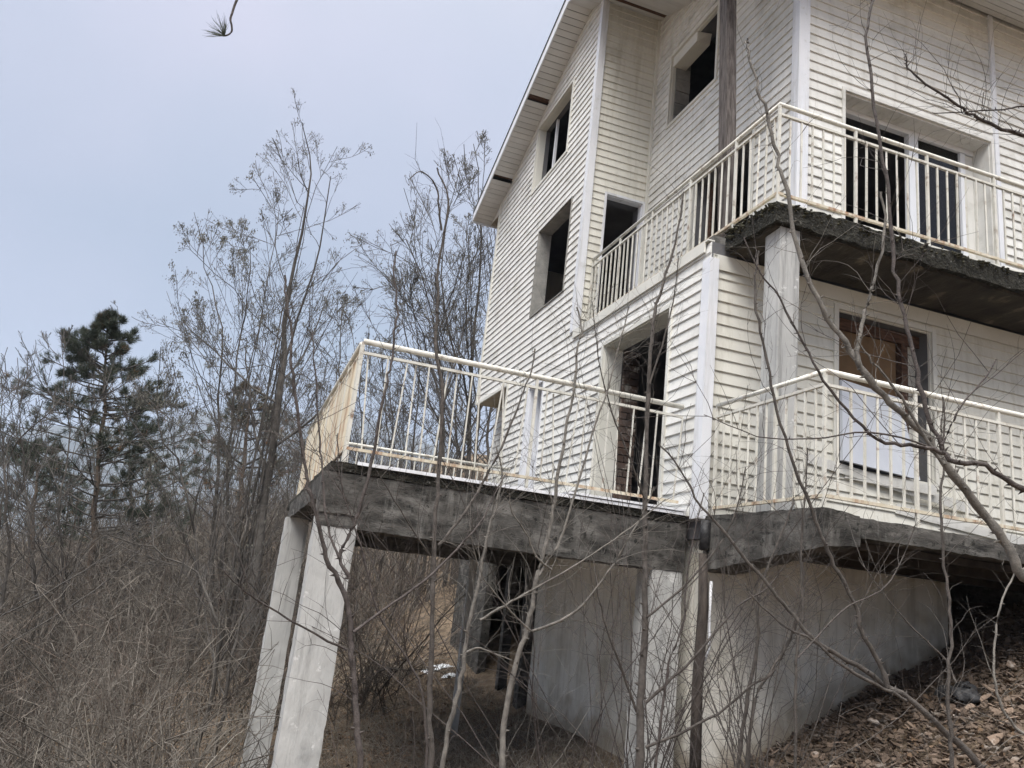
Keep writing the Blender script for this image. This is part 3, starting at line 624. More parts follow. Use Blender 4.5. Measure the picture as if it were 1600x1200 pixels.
def thorns(path, rad, every=.09):
    L = np.linalg.norm(np.diff(path, axis=0), axis=1).sum(); n = int(L/every); parts = []
    for i in range(n):
        t_ = (i+random.random())/n*(len(path)-1); k = min(int(t_), len(path)-2); p = path[k]+(path[k+1]-path[k])*(t_-k)
        T = path[k+1]-path[k]; T = T/np.linalg.norm(T); R_ = rng.normal(0, 1, 3); R_ -= T*R_.dot(T); R_ /= np.linalg.norm(R_)
        rr = rad[k]; a = p+R_*rr*.7; b = a+(R_+T*.25)*(rr*.9+.010)
        parts.append(tubes(np.array([[a-T*0, (a+b)/2, b]]), np.array([[rr*.45+.0012, rr*.22+.0008, .0005]]), 4))
    return parts
FIELD = []
def sapling(label, stems, m, origin=None, twn=1.0, group='bare saplings in front of the house', name='sapling', thorn=True):
    """stems: list of (pixel path, depth at first point, depth at last point, width px first, last, is_trunk)"""
    trunk = []; tw = []; first = None; branches = []
    for path, ya, yb, wa, wb, grow in stems:
        n = len(path); pts = [at(p[0], p[1], ya+(yb-ya)*i/(n-1)) for i, p in enumerate(path)]
        if grow:                                       # carry the stem on down to the soil
            b = pts[0].copy(); gzv = float(gz(b[0], b[1])); s_ = np.array([b[0]+random.uniform(-.05, .05), b[1], min(gzv-.05, b[2]-.05)])
            pts = [s_, (s_+b)/2+rng.normal(0, .01, 3)]+pts
            if first is None: first = s_
        P = smooth_path(pts, 4, .0030*min(1.5, wa/6)); dep = np.linalg.norm(P, axis=1)
        rad = np.linspace(wa*.88, wb*.8, len(P))/2*dep/F*(1+rng.normal(0, .06, len(P)))
        if grow: rad[:8] = rad[8]*np.linspace(1.15, 1, 8)
        if first is None: first = P[0]
        branches.append((P, rad, grow))
    root = empty(name, tuple(first), label, 'sapling', group)
    base = ORG[root.name]
    for P, rad, grow in branches:
        parts = [tubes(P[None], rad[None], 8)]
        if thorn: parts += thorns(P, rad, .10)
        V, Q_ = merge(parts)
        link('trunk' if grow else 'branch', arr_mesh('stem', V-base, Q_, M[m], True), root)
        L = np.linalg.norm(np.diff(P, axis=0), axis=1).sum()
        q = twigs_from(P[8:] if grow else P, rad, int(L*22*twn), .06, .55, .0018)
        if q:
            tw.append(tubes(*q, 4))
            for k in range(0, len(q[0]), 2):
                q2 = twigs_from(q[0][k], None, 2, .03, .16, .0014, K=4)
                tw.append(tubes(*q2, 3))
    if tw:
        V, Q_ = merge(tw); tag(link('twigs', arr_mesh('twigs', V-base, Q_, M[m]), root), kind='stuff')
    return root
sapling('dark thorny sapling that forks in front of the left concrete columns', [
    ([(563,1210),(558,1133),(557,1083),(550,1033),(549,983),(540,933),(517,883),(500,830),(487,775),(478,745),(473,700),(462,617),(454,562),(457,525),(448,480),(445,430)], 3.6,3.9, 12,3.5,True),
    ([(545,905),(531,870),(545,835),(560,800),(580,727),(598,627),(604,595),(613,560),(616,520),(621,480),(616,430),(619,392)], 3.65,3.9,7,3,False),
    ([(530,872),(512,820),(505,735),(500,690),(493,577),(488,520)], 3.65,3.9,5,2,False),
    ([(552,988),(617,940),(680,893),(740,830),(763,795),(790,740)], 3.65,4.1,5.5,2,False),
    ([(542,1015),(473,980),(400,937),(372,915),(350,893)], 3.6,3.3,4,2,False)], 'bark_dark', twn=.8)
sapling('tall pale grey sapling whose bent tip rises above the terrace railing', [
    ([(672,1210),(673,1100),(675,1000),(678,900),(679,817),(686,733),(692,617),(681,550),(682,500),(684,420),(694,364),(700,311),(683,262)], 4.4,4.7,11,3,True),
    ([(690,360),(686,330),(684,300),(672,278),(655,268),(638,281)], 4.6,4.5,4,1.5,False),
    ([(685,852),(727,800),(752,757),(777,713),(800,660),(815,620),(829,583),(836,545)], 4.5,4.8,5.5,2.5,False),
    ([(672,868),(640,820),(610,770),(588,735)], 4.5,4.3,3.5,1.5,False)], 'bark', twn=.9)
sapling('thin dark shoot leaning left across the brush under the terrace', [
    ([(665,1200),(660,1083),(627,1017),(590,957),(573,890),(553,817),(540,783),(530,733),(528,677)], 4.0,4.2,5,2,True)], 'bark_dark')
sapling('pale leaning sapling beside the dark opening under the terrace', [
    ([(690,1210),(703,1133),(720,1060),(730,1000),(741,940),(752,890),(763,830),(775,790),(785,740),(776,700)], 4.6,4.9,10,3,True),
    ([(728,1022),(745,1012),(770,1020),(800,1032)], 4.65,4.6,4,2,False)], 'bark_pale')
sapling('pale grey sapling leaning in front of the doorway wall, left of the concrete post', [
    ([(783,1210),(788,1130),(809,1025),(827,965),(841,895),(854,850),(865,795),(879,704),(896,617),(904,537),(910,517),(901,480)], 4.5,4.9,12,3,True),
    ([(832,986),(890,962),(932,920),(967,867),(1005,801),(1022,760)], 4.5,4.3,5,2,False),
    ([(750,969),(790,945),(834,920),(925,867),(988,822),(1040,780)], 4.5,4.5,4.5,2,False),
    ([(830,986),(785,941),(750,890),(733,820)], 4.5,4.3,3.5,1.5,False),
    ([(862,890),(838,870),(820,830),(800,800),(795,770)], 4.5,4.4,4,2,False),
    ([(842,900),(880,830),(925,679),(950,608),(971,525),(983,480)], 4.5,4.6,5,2,False)], 'bark_pale')
sapling('straight brown sapling growing up in front of the brick doorway', [
    ([(1000,1210),(1001,1095),(1006,1007),(1008,913),(1007,850),(1009,779),(1012,642),(1017,550),(1023,487),(1037,440),(1055,380),(1068,300)], 4.7,5.1,16,3,True),
    ([(995,1112),(974,1053),(953,997),(935,934),(928,870)], 4.7,4.5,5,2,False),
    ([(1009,1098),(1051,1060),(1093,1018),(1152,948),(1198,920),(1225,885)], 4.7,4.4,5.5,2,False),
    ([(1009,1168),(1075,1140),(1135,1105),(1170,1074),(1212,1045),(1240,976),(1262,900)], 4.7,4.3,5,2,False),
    ([(1009,965),(1065,920),(1117,860),(1150,800),(1165,730)], 4.7,4.5,4.5,1.8,False),
    ([(1008,780),(985,720),(955,640),(935,560),(925,470)], 4.8,4.6,4,1.5,False),
    ([(1015,600),(1035,540),(1052,470),(1060,400)], 4.9,4.8,4,1.5,False)], 'bark')
sapling('slim dark sapling rising beside the rusty drain pipe', [
    ([(1023,1210),(1032,1140),(1040,1077),(1047,1025),(1065,985),(1075,885),(1085,830),(1100,770)], 4.3,4.4,6,2,True)], 'bark_dark')
sapling('two thin grey stems standing close together before the white base wall', [
    ([(1150,1210),(1166,1112),(1184,990),(1187,920),(1222,832),(1240,780)], 4.6,4.6,8,3,True),
    ([(1165,1210),(1180,1095),(1212,1039),(1240,985),(1254,930),(1252,860),(1254,800)], 4.5,4.5,7,3,True)], 'bark')
sapling('single upright grey stem before the middle of the white base wall', [
    ([(1242,1210),(1243,1060),(1250,985),(1254,955),(1252,864),(1256,790),(1262,700)], 4.2,4.3,6,2.5,True)], 'bark')
sapling('brown thorny branch rising from the rubble to the left, forked twice', [
    ([(1540,1215),(1481,1147),(1415,1088),(1387,1074),(1341,1039),(1275,1004),(1240,962),(1205,920),(1135,836),(1100,794),(1060,730),(1030,690)], 3.3,3.8,12,3,True),
    ([(1387,1074),(1375,1035),(1345,983),(1338,955),(1310,895),(1289,850),(1267,792),(1233,704),(1208,621),(1196,550),(1181,487),(1180,430),(1186,392)], 3.4,3.5,8,3.5,False),
    ([(1415,1095),(1369,1070),(1310,1035),(1268,1000),(1233,983),(1180,937),(1163,909)], 3.38,3.5,6,2.5,False)], 'bark', twn=.7)
sapling('thick pale branch that slants up from the right edge to the upper balcony', [
    ([(1640,940),(1600,899),(1575,855),(1542,808),(1475,725),(1446,683),(1392,633),(1350,583),(1329,546),(1292,496),(1262,433),(1246,383),(1227,300),(1213,243),(1197,177),(1183,130),(1168,80),(1168,60)], 2.4,2.9,17,3,True),
    ([(1343,570),(1340,540),(1350,496),(1360,460),(1367,433),(1383,350),(1377,300)], 2.6,2.65,7,4,False),
    ([(1475,725),(1450,690),(1417,633),(1385,590),(1358,558),(1338,528)], 2.5,2.55,6,2.5,False)], 'bark_pale', twn=.45, name='branch')
sapling('dark branch that bends in from the right edge and rises past the balcony door', [
    ([(1640,790),(1600,767),(1537,729),(1483,717),(1467,683),(1442,617),(1425,546),(1408,475),(1396,404),(1387,293),(1373,213),(1360,117),(1355,43),(1368,-10)], 2.2,2.6,10,4,True),
    ([(1475,708),(1433,696),(1383,692),(1333,654),(1287,596),(1254,537),(1217,467),(1187,425),(1162,371)], 2.25,2.4,6.5,2.5,False),
    ([(1446,696),(1358,675),(1267,685),(1183,681),(1100,648)], 2.25,2.4,3.5,1.5,False),
    ([(1471,695),(1490,655),(1508,625),(1533,600),(1556,562)], 2.25,2.2,4,2,False)], 'bark_dark', twn=.45, name='branch')
sapling('thin thorny stem standing upright in front of the rubble heap', [
    ([(1488,1210),(1485,1147),(1481,1077),(1486,990),(1480,920),(1473,850),(1471,780),(1476,700),(1473,620)], 3.2,3.3,7,3,True),
    ([(1494,1067),(1478,1032),(1429,983),(1380,927),(1341,871)], 3.25,3.4,3.5,1.5,False),
    ([(1247,1028),(1275,997),(1324,948),(1376,923),(1404,885),(1429,822)], 3.4,3.4,3,2,False)], 'bark', twn=.6)
sapling('wavy pale shoot in the dark beneath the lower right balcony', [
    ([(1620,1170),(1586,1137),(1562,1095),(1553,1042),(1555,990),(1565,937),(1583,899),(1588,850)], 3.0,3.2,5,2.5,True)], 'bark_pale', twn=.4)
sapling('bare branch tip reaching in from the right over the balcony door', [
    ([(1700,500),(1665,300),(1640,225),(1600,210),(1557,197),(1520,180),(1493,163),(1437,123),(1417,100),(1415,85)], 2.4,2.5,9,2,True),
    ([(1655,260),(1640,175),(1600,167),(1553,173),(1460,177)], 2.4,2.45,3.5,2,False)], 'bark_dark', twn=.5, name='branch')

def bush(label, px, Y, n, h, m, spread=.5, lean=(0, 0), r=.004, name='shrub', group='bare shrubs against the base of the house'):
    b = at(px, 1180, Y); b[2] = gz(b[0], b[1])-.05
    root = empty(name, tuple(b), label, 'shrub', group); K = 10
    P = np.zeros((n, K, 3)); P[:, 0] = b+rng.normal(0, .10, (n, 3))*[1, 1, 0]
    d = rng.normal(0, spread, (n, 3)); d[:, 2] = 1; d[:, 0] += lean[0]; d[:, 1] += lean[1]; d /= np.linalg.norm(d, axis=1, keepdims=True)
    L = rng.uniform(.45, 1, n)*h; cur = rng.normal(0, .45, (n, 3)); cur[:, 2] -= .2
    for k in range(1, K):
        d = d+cur/K+rng.normal(0, .12, (n, 3)); d /= np.linalg.norm(d, axis=1, keepdims=True); P[:, k] = P[:, k-1]+d*(L/(K-1))[:, None]
    R_ = np.linspace(1, .3, K)[None]*r*rng.uniform(.6, 1.4, (n, 1))
    for i in range(n):
        V, Q_ = tubes(P[i:i+1], R_[i:i+1], 6); link('stem', arr_mesh('stem', V-b, Q_, M[m], True), root)
    tw = []
    for i in range(n):
        q = twigs_from(P[i], None, int(L[i]*9), .05, .45, .0018, curl=.9, up=.15); 
        if q: tw.append(tubes(*q, 3))
    V, Q_ = merge(tw); tag(link('twigs', arr_mesh('twigs', V-b, Q_, M[m]), root), kind='stuff'); return root
bush('arching grey shrub growing below the doorway of the terrace', 905, 5.2, 18, 4.3, 'bark_dark', .35)
bush('tangled dark shrub at the foot of the concrete post', 1015, 5.4, 18, 4.4, 'bark_dark', .32)
bush('loose grey shrub in front of the tapered balcony beam', 1140, 5.0, 20, 3.0, 'bark_dark', .35)
bush('twiggy shrub hiding the corner of the lower right balcony', 1215, 4.3, 20, 2.8, 'bark', .30)
bush('low pale shrub before the dark opening of the cellar', 800, 6.0, 9, 1.9, 'bark_pale', .5)
bush('dark twiggy shrub leaning over the slope below the terrace edge', 640, 5.2, 7, 1.8, 'bark_dark', .5)

# pine twig hanging into the top of the picture
pt = empty('pine_twig', tuple(at(371, -5, 2.0)), 'dark pine twig with one needle tuft hanging against the sky', 'twig')
pts = [at(a, b, 2.0) for a, b in ((470,-420),(425,-170),(395,-60),(382,-25),(371,-2),(366,10),(363,20),(360,30),(362,40),(362,49),(357,54),(351,56))]
V, Q = tubes(smooth_path(pts, 4)[None], np.linspace(.0042, .0021, 45)[None], 8)
link('twig', arr_mesh('twig', V-ORG[pt.name], Q, M['bark_dark'], True), pt)
c = at(351, 56, 2.0); nn = 60; P = np.zeros((nn, 5, 3))
for i in range(nn):
    a = random.uniform(math.radians(75), math.radians(188)); L = random.uniform(.032, .058); tgt = at(351+100*math.cos(a), 56-100*math.sin(a), 2.0)-c; tgt /= np.linalg.norm(tgt)
    tgt = tgt+np.array([0, random.gauss(0, .35), 0]); cv = rng.normal(0, .08, 3)
    for k in range(5): P[i, k] = c+rng.normal(0, .0008, 3)+tgt*L*k/4+cv*L*(k/4)**2
V, Q = tubes(P, np.tile(np.array([.0006, .00065, .0006, .0005, .0002]), (nn, 1)), 3)
link('needles', arr_mesh('needles', V-ORG[pt.name], Q, M['needle'], True), pt)

# ------------------------------------------------------------------ background trees
def grow(parents, nper, lr, ang, K, r_lr, up, wob, tmin=.25, rmin=.003, lvar=.35):
    """children of every parent branch. parents: list of (P (N,K,3), R (N,K))"""
    outP, outR = [], []
    for P, R_ in parents:
        Np, Kp, _ = P.shape
        L = np.linalg.norm(np.diff(P, axis=1), axis=2).sum(1); n = nper*Np
        pi = np.repeat(np.arange(Np), nper); ti = (rng.uniform(tmin, 1, n))*(Kp-1); i0 = np.minimum(np.floor(ti).astype(int), Kp-2); f = (ti-i0)[:, None]
        st = P[pi, i0]*(1-f)+P[pi, i0+1]*f; T = P[pi, i0+1]-P[pi, i0]; T /= np.linalg.norm(T, axis=1, keepdims=True)+1e-9
        X_ = rng.normal(0, 1, (n, 3)); X_ -= T*(X_*T).sum(1, keepdims=True); X_ /= np.linalg.norm(X_, axis=1, keepdims=True)+1e-9
        a = rng.normal(ang, .18, (n, 1)); d = T*np.cos(a)+X_*np.sin(a)
        ln = L[pi]*lr*(1.12-.98*(ti/(Kp-1))**1.2)*rng.uniform(1-lvar, 1+lvar, n); rb = R_[pi, i0]*r_lr
        C = np.zeros((n, K, 3)); C[:, 0] = st
        for k in range(1, K):
            d = d+np.array([0, 0, up])/K+rng.normal(0, wob, (n, 3)); d /= np.linalg.norm(d, axis=1, keepdims=True); C[:, k] = C[:, k-1]+d*(ln/(K-1))[:, None]
        outP.append(C); outR.append(np.maximum(rb[:, None]*np.linspace(1, .35, K)[None], rmin))
    return [(np.concatenate(outP), np.concatenate(outR))]
def pods_mesh(P, n, size):
    """hanging dry pods near the twig ends"""
    ii = rng.integers(0, len(P), n); k = P.shape[1]; kk = rng.integers(max(1, k-3), k, n); c_ = P[ii, kk]+rng.normal(0, .03, (n, 3))
    L = rng.uniform(.6, 1.3, (n, 1))*size; dn = rng.normal(0, .35, (n, 3)); dn[:, 2] = -1; dn /= np.linalg.norm(dn, axis=1, keepdims=True)
    sd_ = np.cross(dn, rng.normal(0, 1, (n, 3))); sd_ /= np.linalg.norm(sd_, axis=1, keepdims=True)
    V = np.stack([c_, c_+dn*L*.5+sd_*L*.22, c_+dn*L, c_+dn*L*.5-sd_*L*.22], 1).reshape(-1, 3)
    return V, np.arange(4*n).reshape(n, 4)
def resample(P, K):
    s_ = np.concatenate([[0], np.cumsum(np.linalg.norm(np.diff(P, axis=0), axis=1))]); t_ = np.linspace(0, s_[-1], K)
    return np.stack([np.interp(t_, s_, P[:, i]) for i in range(3)], 1)
def bare_tree(label, trunks, Y, lv=(9, 6, 4), pods=0, up=.9, m='tree_bark', group='bare trees beyond the house', rmin=.0048, ang=.75, l0=.46):
    tp = []; base = None
    for path, wa, wb in trunks:
        pts = [at(x, y, Y+random.uniform(-.3, .3)) for x, y in path]; b = pts[0].copy(); zz = float(gz(b[0], b[1]))
        if b[2] > zz+.2: pts = [np.array([b[0]-.05, b[1], zz-.1])]+pts
        if base is None: base = pts[0]
        P = smooth_path(pts, 4); P = resample(P, 18)+rng.normal(0, .02, (18, 3)); d = np.linalg.norm(at(*path[-1], Y))
        tp.append((P[None], ((wb*.55+(wa*.85-wb*.55)*np.linspace(1, 0, 18)**1.35)/2*d/F)[None]))
    lv = (int(lv[0]*1.3), int(lv[1]*1.25), int(lv[2]*1.25)); pods = int(pods*2.2)
    root = empty('bare_tree', tuple(base), label, 'tree', group)
    for P, R_ in tp:
        V, Q_ = tubes(P, R_, 7); link('trunk', arr_mesh('trunk', V-base, Q_, M[m], True), root)
    A = grow(tp, lv[0], l0, ang, 9, .42, up*.8, .08, .22, rmin); B = grow(A, lv[1], .5, .62, 7, .5, up*.6, .11, .2, rmin*.75); C = grow(B, lv[2], .55, .65, 5, .55, up*.4, .13, .2, rmin*.5)
    V, Q_ = merge([tubes(*A[0], 4), tubes(*B[0], 3), tubes(*C[0], 3)])
    link('crown', arr_mesh('crown', V-base, Q_, M['twig']), root)
    if pods:
        V, Q_ = pods_mesh(C[0][0], pods, .040*Y/15); tag(link('pods', arr_mesh('pods', V-base, Q_, M['pod']), root), kind='stuff')
    return root
bare_tree('tall bare tree with dry seed clusters, the highest in the open sky', [
    ([(392,960),(402,860),(415,780),(433,650),(441,567),(447,483),(455,433),(471,358),(483,296),(486,246),(473,190)], 20, 2.5),
    ([(440,570),(408,504),(383,475),(362,442),(325,421),(302,394)], 5, 1.6), ([(408,504),(396,467),(383,408),(358,380)], 4, 1.5),
    ([(452,500),(492,458),(517,417),(556,390)], 5, 1.5), ([(436,600),(388,578),(325,571),(296,525),(246,502)], 5, 1.5),
    ([(446,467),(431,417),(428,367),(435,337),(456,326)], 5, 2), ([(429,380),(424,330),(400,283)], 3.5, 1.5),
    ([(471,358),(467,317),(450,275),(434,233)], 4, 1.5), ([(485,320),(508,271),(527,229)], 3.5, 1.4),
    ([(425,700),(465,600),(505,520),(540,470)], 5, 1.5), ([(418,760),(380,660),(330,600),(280,560)], 5, 1.5)], 15, (7, 5, 4), 2600, ang=.72, l0=.38, up=.4)
bare_tree('slender bare tree with twin trunks left of the tallest one', [
    ([(330,940),(332,825),(340,750),(342,675),(344,600),(350,546),(342,483),(320,420),(316,380)], 9, 2),
    ([(345,920),(356,750),(362,650),(367,587),(379,504),(390,440),(392,385)], 9, 2)], 16.5, (10, 6, 4), 2600)
bare_tree('leaning bare tree with dark limbs beside the pine', [
    ([(310,960),(307,880),(303,825),(295,790),(280,725),(255,682),(245,620),(252,540)], 7, 2),
    ([(302,810),(318,740),(335,700),(290,640),(270,560)], 4, 1.5)], 15.5, (9, 6, 4), 1300)
bare_tree('dense bare tree close behind the left corner of the house', [
    ([(728,760),(733,690),(735,600),(742,500),(752,400),(748,300),(742,225)], 12, 2),
    ([(738,740),(748,640),(760,540),(775,430),(772,330)], 9, 2),
    ([(730,640),(705,540),(690,440),(700,340),(718,260)], 7, 2)], 19, (12, 7, 4), 1800, rmin=.009)
bare_tree('spreading bare tree with drooping twigs seen above the terrace railing', [
    ([(690,790),(694,700),(690,600),(680,520),(660,430),(632,370),(610,385)], 9, 2),
    ([(690,680),(670,560),(640,480),(600,440),(580,455)], 7, 2), ([(692,640),(720,540),(735,450),(725,360)], 6, 2)], 18, (11, 7, 4), 1800, up=.2, rmin=.008)
bare_tree('thin bare tree standing behind the terrace posts', [
    ([(640,800),(645,700),(655,600),(650,520),(640,440)], 6, 2), ([(610,800),(606,690),(600,600),(590,520)], 5, 2), ([(580,790),(565,680),(560,580),(545,500)], 5, 1.5)], 20, (9, 6, 4), 900, rmin=.008)
bare_tree('short bare tree with grey twigs under the left end of the terrace railing', [
    ([(500,860),(505,760),(515,660),(530,560),(535,480)], 6, 2), ([(470,870),(478,770),(470,680),(455,600)], 6, 1.5)], 22, (9, 6, 4), 1200, rmin=.009)
bare_tree('bare tree with a crooked dark limb at the left edge', [
    ([(12,900),(8,820),(10,743),(14,710),(40,677),(62,650),(97,623)], 9, 2.5), ([(10,760),(-5,680),(0,600),(15,540)], 6, 1.5)], 13, (9, 6, 4), 0)
bare_tree('fine twigged bare tree in front of the lower part of the pine', [
    ([(95,980),(100,880),(90,790),(110,700),(100,610),(98,520)], 6, 1.5), ([(60,960),(50,860),(40,760),(30,660),(25,560)], 6, 1.5)], 17, (10, 7, 4), 0, rmin=.007)
bare_tree('bare tree whose pale twigs stick out above the pine top', [
    ([(210,900),(205,780),(200,680),(190,580),(187,520),(182,480)], 6, 1.2), ([(150,880),(148,760),(140,640),(135,600)], 5, 1.2)], 24, (9, 6, 4), 0, rmin=.006, l0=.3)
bare_tree('crooked bare tree half buried in the brush left of the columns', [
    ([(345,1010),(338,960),(310,905),(262,865),(215,850),(170,835)], 9, 2.5), ([(372,1000),(380,930),(375,860),(388,800)], 8, 2)], 11, (8, 6, 4), 0)
bare_tree('dark bare tree behind the rear terrace column', [
    ([(420,980),(432,900),(455,800),(470,740),(500,690)], 8, 2), ([(405,970),(440,860),(452,760),(440,690)], 7, 2)], 13.5, (8, 6, 4), 300)
bare_tree('far bare tree filling the gap behind the house wall', [
    ([(765,760),(762,690),(768,620),(775,560),(778,420)], 8, 2), ([(715,760),(712,660),(718,560),(708,480)], 6, 2)], 24, (11, 7, 4), 900, rmin=.010)

def pine(label, px, Y, top, bot, halfw, trunkw, brown=0, nb=70, m='needle', tuft=13):
    b = at(px[0], bot, Y); b[2] = gz(b[0], b[1])-.1; tpt = at(px[1], top, Y); root = empty('pine_tree', tuple(b), label, 'tree', 'pines')
    K = 14; P = b[None]+(tpt-b)[None]*np.linspace(0, 1, K)[:, None]+rng.normal(0, .03, (K, 3)); d = np.linalg.norm(tpt)
    V, Q_ = tubes(P[None], (np.linspace(trunkw, 2, K)/2*d/F)[None], 8); link('trunk', arr_mesh('trunk', V-b, Q_, M['pine_bark'], True), root)
    H = np.linalg.norm(tpt-b); hw = halfw*d/F; lowest = at(px[0], bot, Y)[2]
    br = []; ends = []
    for i in range(nb):
        f = random.random()**.8; z = lowest+(tpt[2]-lowest)*f; c_ = b+(tpt-b)*((z-b[2])/(tpt[2]-b[2])); a = random.uniform(0, 6.28)
        ln = hw*(min(1, (1-f)*1.8)**.95+.04)*random.uniform(.45, 1.15); dr_ = np.array([math.cos(a), math.sin(a), random.uniform(-.1, .35)]); Pk = np.zeros((7, 3)); Pk[0] = c_
        for k in range(1, 7):
            dr_ = dr_+np.array([0, 0, .07])+rng.normal(0, .07, 3); dr_ /= np.linalg.norm(dr_); Pk[k] = Pk[k-1]+dr_*ln/6
        br.append(Pk)
    br = np.array(br); A = (br, np.linspace(.022, .008, 7)[None]*np.ones((nb, 1))); B = grow([A], 8, .42, .7, 5, .7, .3, .1, .3, .005)[0]
    V, Q_ = merge([tubes(*A, 4), tubes(*B, 3)]); link('branches', arr_mesh('branches', V-b, Q_, M['twig']), root)
    E = np.concatenate([B[0][:, 4], B[0][:, 4]*.6+B[0][:, 3]*.4, B[0][:, 3], br[:, 6], br[:, 5]]); D = np.concatenate([B[0][:, 4]-B[0][:, 3], B[0][:, 4]-B[0][:, 3], B[0][:, 3]-B[0][:, 2], br[:, 6]-br[:, 5], br[:, 5]-br[:, 4]])
    D /= np.linalg.norm(D, axis=1, keepdims=True)+1e-9; nn_ = tuft*2
    def needles(E_, D_):
        n = len(E_)*nn_; c_ = np.repeat(E_, nn_, 0)+rng.normal(0, .03, (n, 3)); d_ = np.repeat(D_, nn_, 0)*.9+rng.normal(0, .5, (n, 3)); d_[:, 2] += .3; d_ /= np.linalg.norm(d_, axis=1, keepdims=True)
        s_ = np.cross(d_, rng.normal(0, 1, (n, 3))); s_ /= np.linalg.norm(s_, axis=1, keepdims=True); L = rng.uniform(.08, .17, (n, 1))
        V = np.stack([c_-s_*.005, c_+s_*.005, c_+d_*L], 1).reshape(-1, 3); return V, np.arange(3*n).reshape(n, 3)
    sel = rng.random(len(E)) < brown
    V, Q_ = needles(E[~sel], D[~sel]); tag(link('needles', arr_mesh('needles', V-b, Q_, M[m]), root), kind='stuff')
    if sel.any(): V, Q_ = needles(E[sel], D[sel]); tag(link('dead_needles', arr_mesh('dead_needles', V-b, Q_, M['needle_brown']), root), kind='stuff')
pine('broad dark green pine rising above the brush at the left', (168, 172), 21, 492, 860, 134, 10, .03, 120)
pine('sparse pine with rusty brown needles behind the bare trees', (388, 392), 26, 600, 800, 95, 12, .33, 45)
pine('low pine boughs behind the brush near the left edge', (60, 62), 27, 690, 880, 110, 10, .05, 45)
pine('small pine seen between the bare trunks left of the sparse pine', (235, 238), 30, 690, 860, 75, 8, .06, 34)

# ------------------------------------------------------------------ thickets, grass, litter
def stems_field(name, n, area, lmin, lmax, r, mname, K=6, spread=.5, curl=.7, accept=None, sides=3, zoff=-.05, clump=0):
    X = rng.uniform(area[0], area[1], n*3); Y = area[2]+(area[3]-area[2])*rng.random(n*3)**1.5
    if clump:
        cx_ = rng.uniform(area[0], area[1], clump); cy_ = area[2]+(area[3]-area[2])*rng.random(clump)**1.5; ii = rng.integers(0, clump, n*3)
        X = cx_[ii]+rng.normal(0, .22, n*3); Y = cy_[ii]+rng.normal(0, .22, n*3)
    if accept is not None:
        k_ = accept(X, Y); X, Y = X[k_], Y[k_]
    X, Y = X[:n], Y[:n]; n = len(X)
    P = np.zeros((n, K, 3)); P[:, 0] = np.stack([X, Y, gz(X, Y)+zoff], 1)
    d = rng.normal(0, spread, (n, 3)); d[:, 2] = 1; d /= np.linalg.norm(d, axis=1, keepdims=True); L = rng.uniform(lmin, lmax, n); cur = rng.normal(0, curl, (n, 3)); cur[:, 2] -= curl*.6
    for k in range(1, K):
        d = d+cur/K+rng.normal(0, .08, (n, 3)); d /= np.linalg.norm(d, axis=1, keepdims=True); P[:, k] = P[:, k-1]+d*(L/(K-1))[:, None]
    R_ = np.linspace(1, .3, K)[None]*r*rng.uniform(.5, 1.5, (n, 1))*(1+.03*Y[:, None])
    V, Q_ = tubes(P, R_, sides); o_ = link(name, arr_mesh(name, V, Q_, M[mname])); tag(o_, kind='stuff'); return P
def vis(X, Y):        # roughly the wedge the place shows: left slope, under and behind the terrace, not inside the house
    return (X > -.42*Y-1.5) & (X < .50*Y+.5) & ~((X > 3.0) & (Y > 5.9) & (Y < 14.4)) & ~((X > 0.3) & (X < 3.8) & (Y > 6) & (Y < 11))
o1 = lambda X, Y: vis(X, Y) & (X < 2.6+.0*Y)
def top(o, lab, cat): 
    o['label'] = lab; o['category'] = cat
P1 = stems_field('thicket', 9000, (-18, 6, 6.5, 34), .6, 2.0, .0050, 'thicket', 7, .45, .8, o1, clump=700)
P2 = stems_field('thicket', 3200, (-18, 6, 7, 40), .5, 1.7, .0036, 'thicket_pale', 6, .6, 1.1, o1, clump=500)
P3 = stems_field('thicket', 6000, (-14, 9, 10, 45), .8, 2.6, .0060, 'thicket_red', 7, .4, .7, vis, clump=500)
P4 = stems_field('thicket', 4500, (-20, 9, 16, 50), 1.2, 4.6, .0070, 'thicket', 7, .35, .6, vis, clump=400)
P5 = stems_field('brush', 420, (-12, 3, 8, 22), 1.8, 3.4, .0075, 'thicket', 9, .35, .6, o1, clump=60)
for PP, nn_, mm in ((P5, 9000, 'thicket'), (P1, 22000, 'thicket'), (P3, 14000, 'thicket_red'), (P4, 9000, 'thicket')):
    pi = rng.integers(0, len(PP), nn_); ki = rng.integers(1, PP.shape[1], nn_); st = PP[pi, ki]; P = np.zeros((nn_, 4, 3)); P[:, 0] = st; d = rng.normal(0, 1, (nn_, 3)); d[:, 2] += .5; d /= np.linalg.norm(d, axis=1, keepdims=True)
    L = rng.uniform(.12, .55, nn_)
    for k in range(1, 4):
        d = d+rng.normal(0, .25, (nn_, 3)); d /= np.linalg.norm(d, axis=1, keepdims=True); P[:, k] = P[:, k-1]+d*(L/3)[:, None]
    V, Q_ = tubes(P, np.array([1, .8, .6, .4])[None]*.0026*(1+.05*P[:, :1, 1]), 3); tag(link('thicket_twigs', arr_mesh('thicket_twigs', V, Q_, M[mm])), kind='stuff')
under = lambda X, Y: (X > -.42*Y-1) & (X < 3.6) & (Y > 5) | ((X > 3.6) & (Y > 3) & (Y < 6) & (X < 4.6))
stems_field('dry_grass', 14000, (-9, 4.4, 4.8, 18), .10, .38, .0016, 'thicket_pale', 4, .9, 1.6, under, clump=1500)
stems_field('dry_grass', 9000, (-9, 4.4, 4.8, 18), .10, .45, .0018, 'thicket_red', 4, 1.0, 1.4, under)
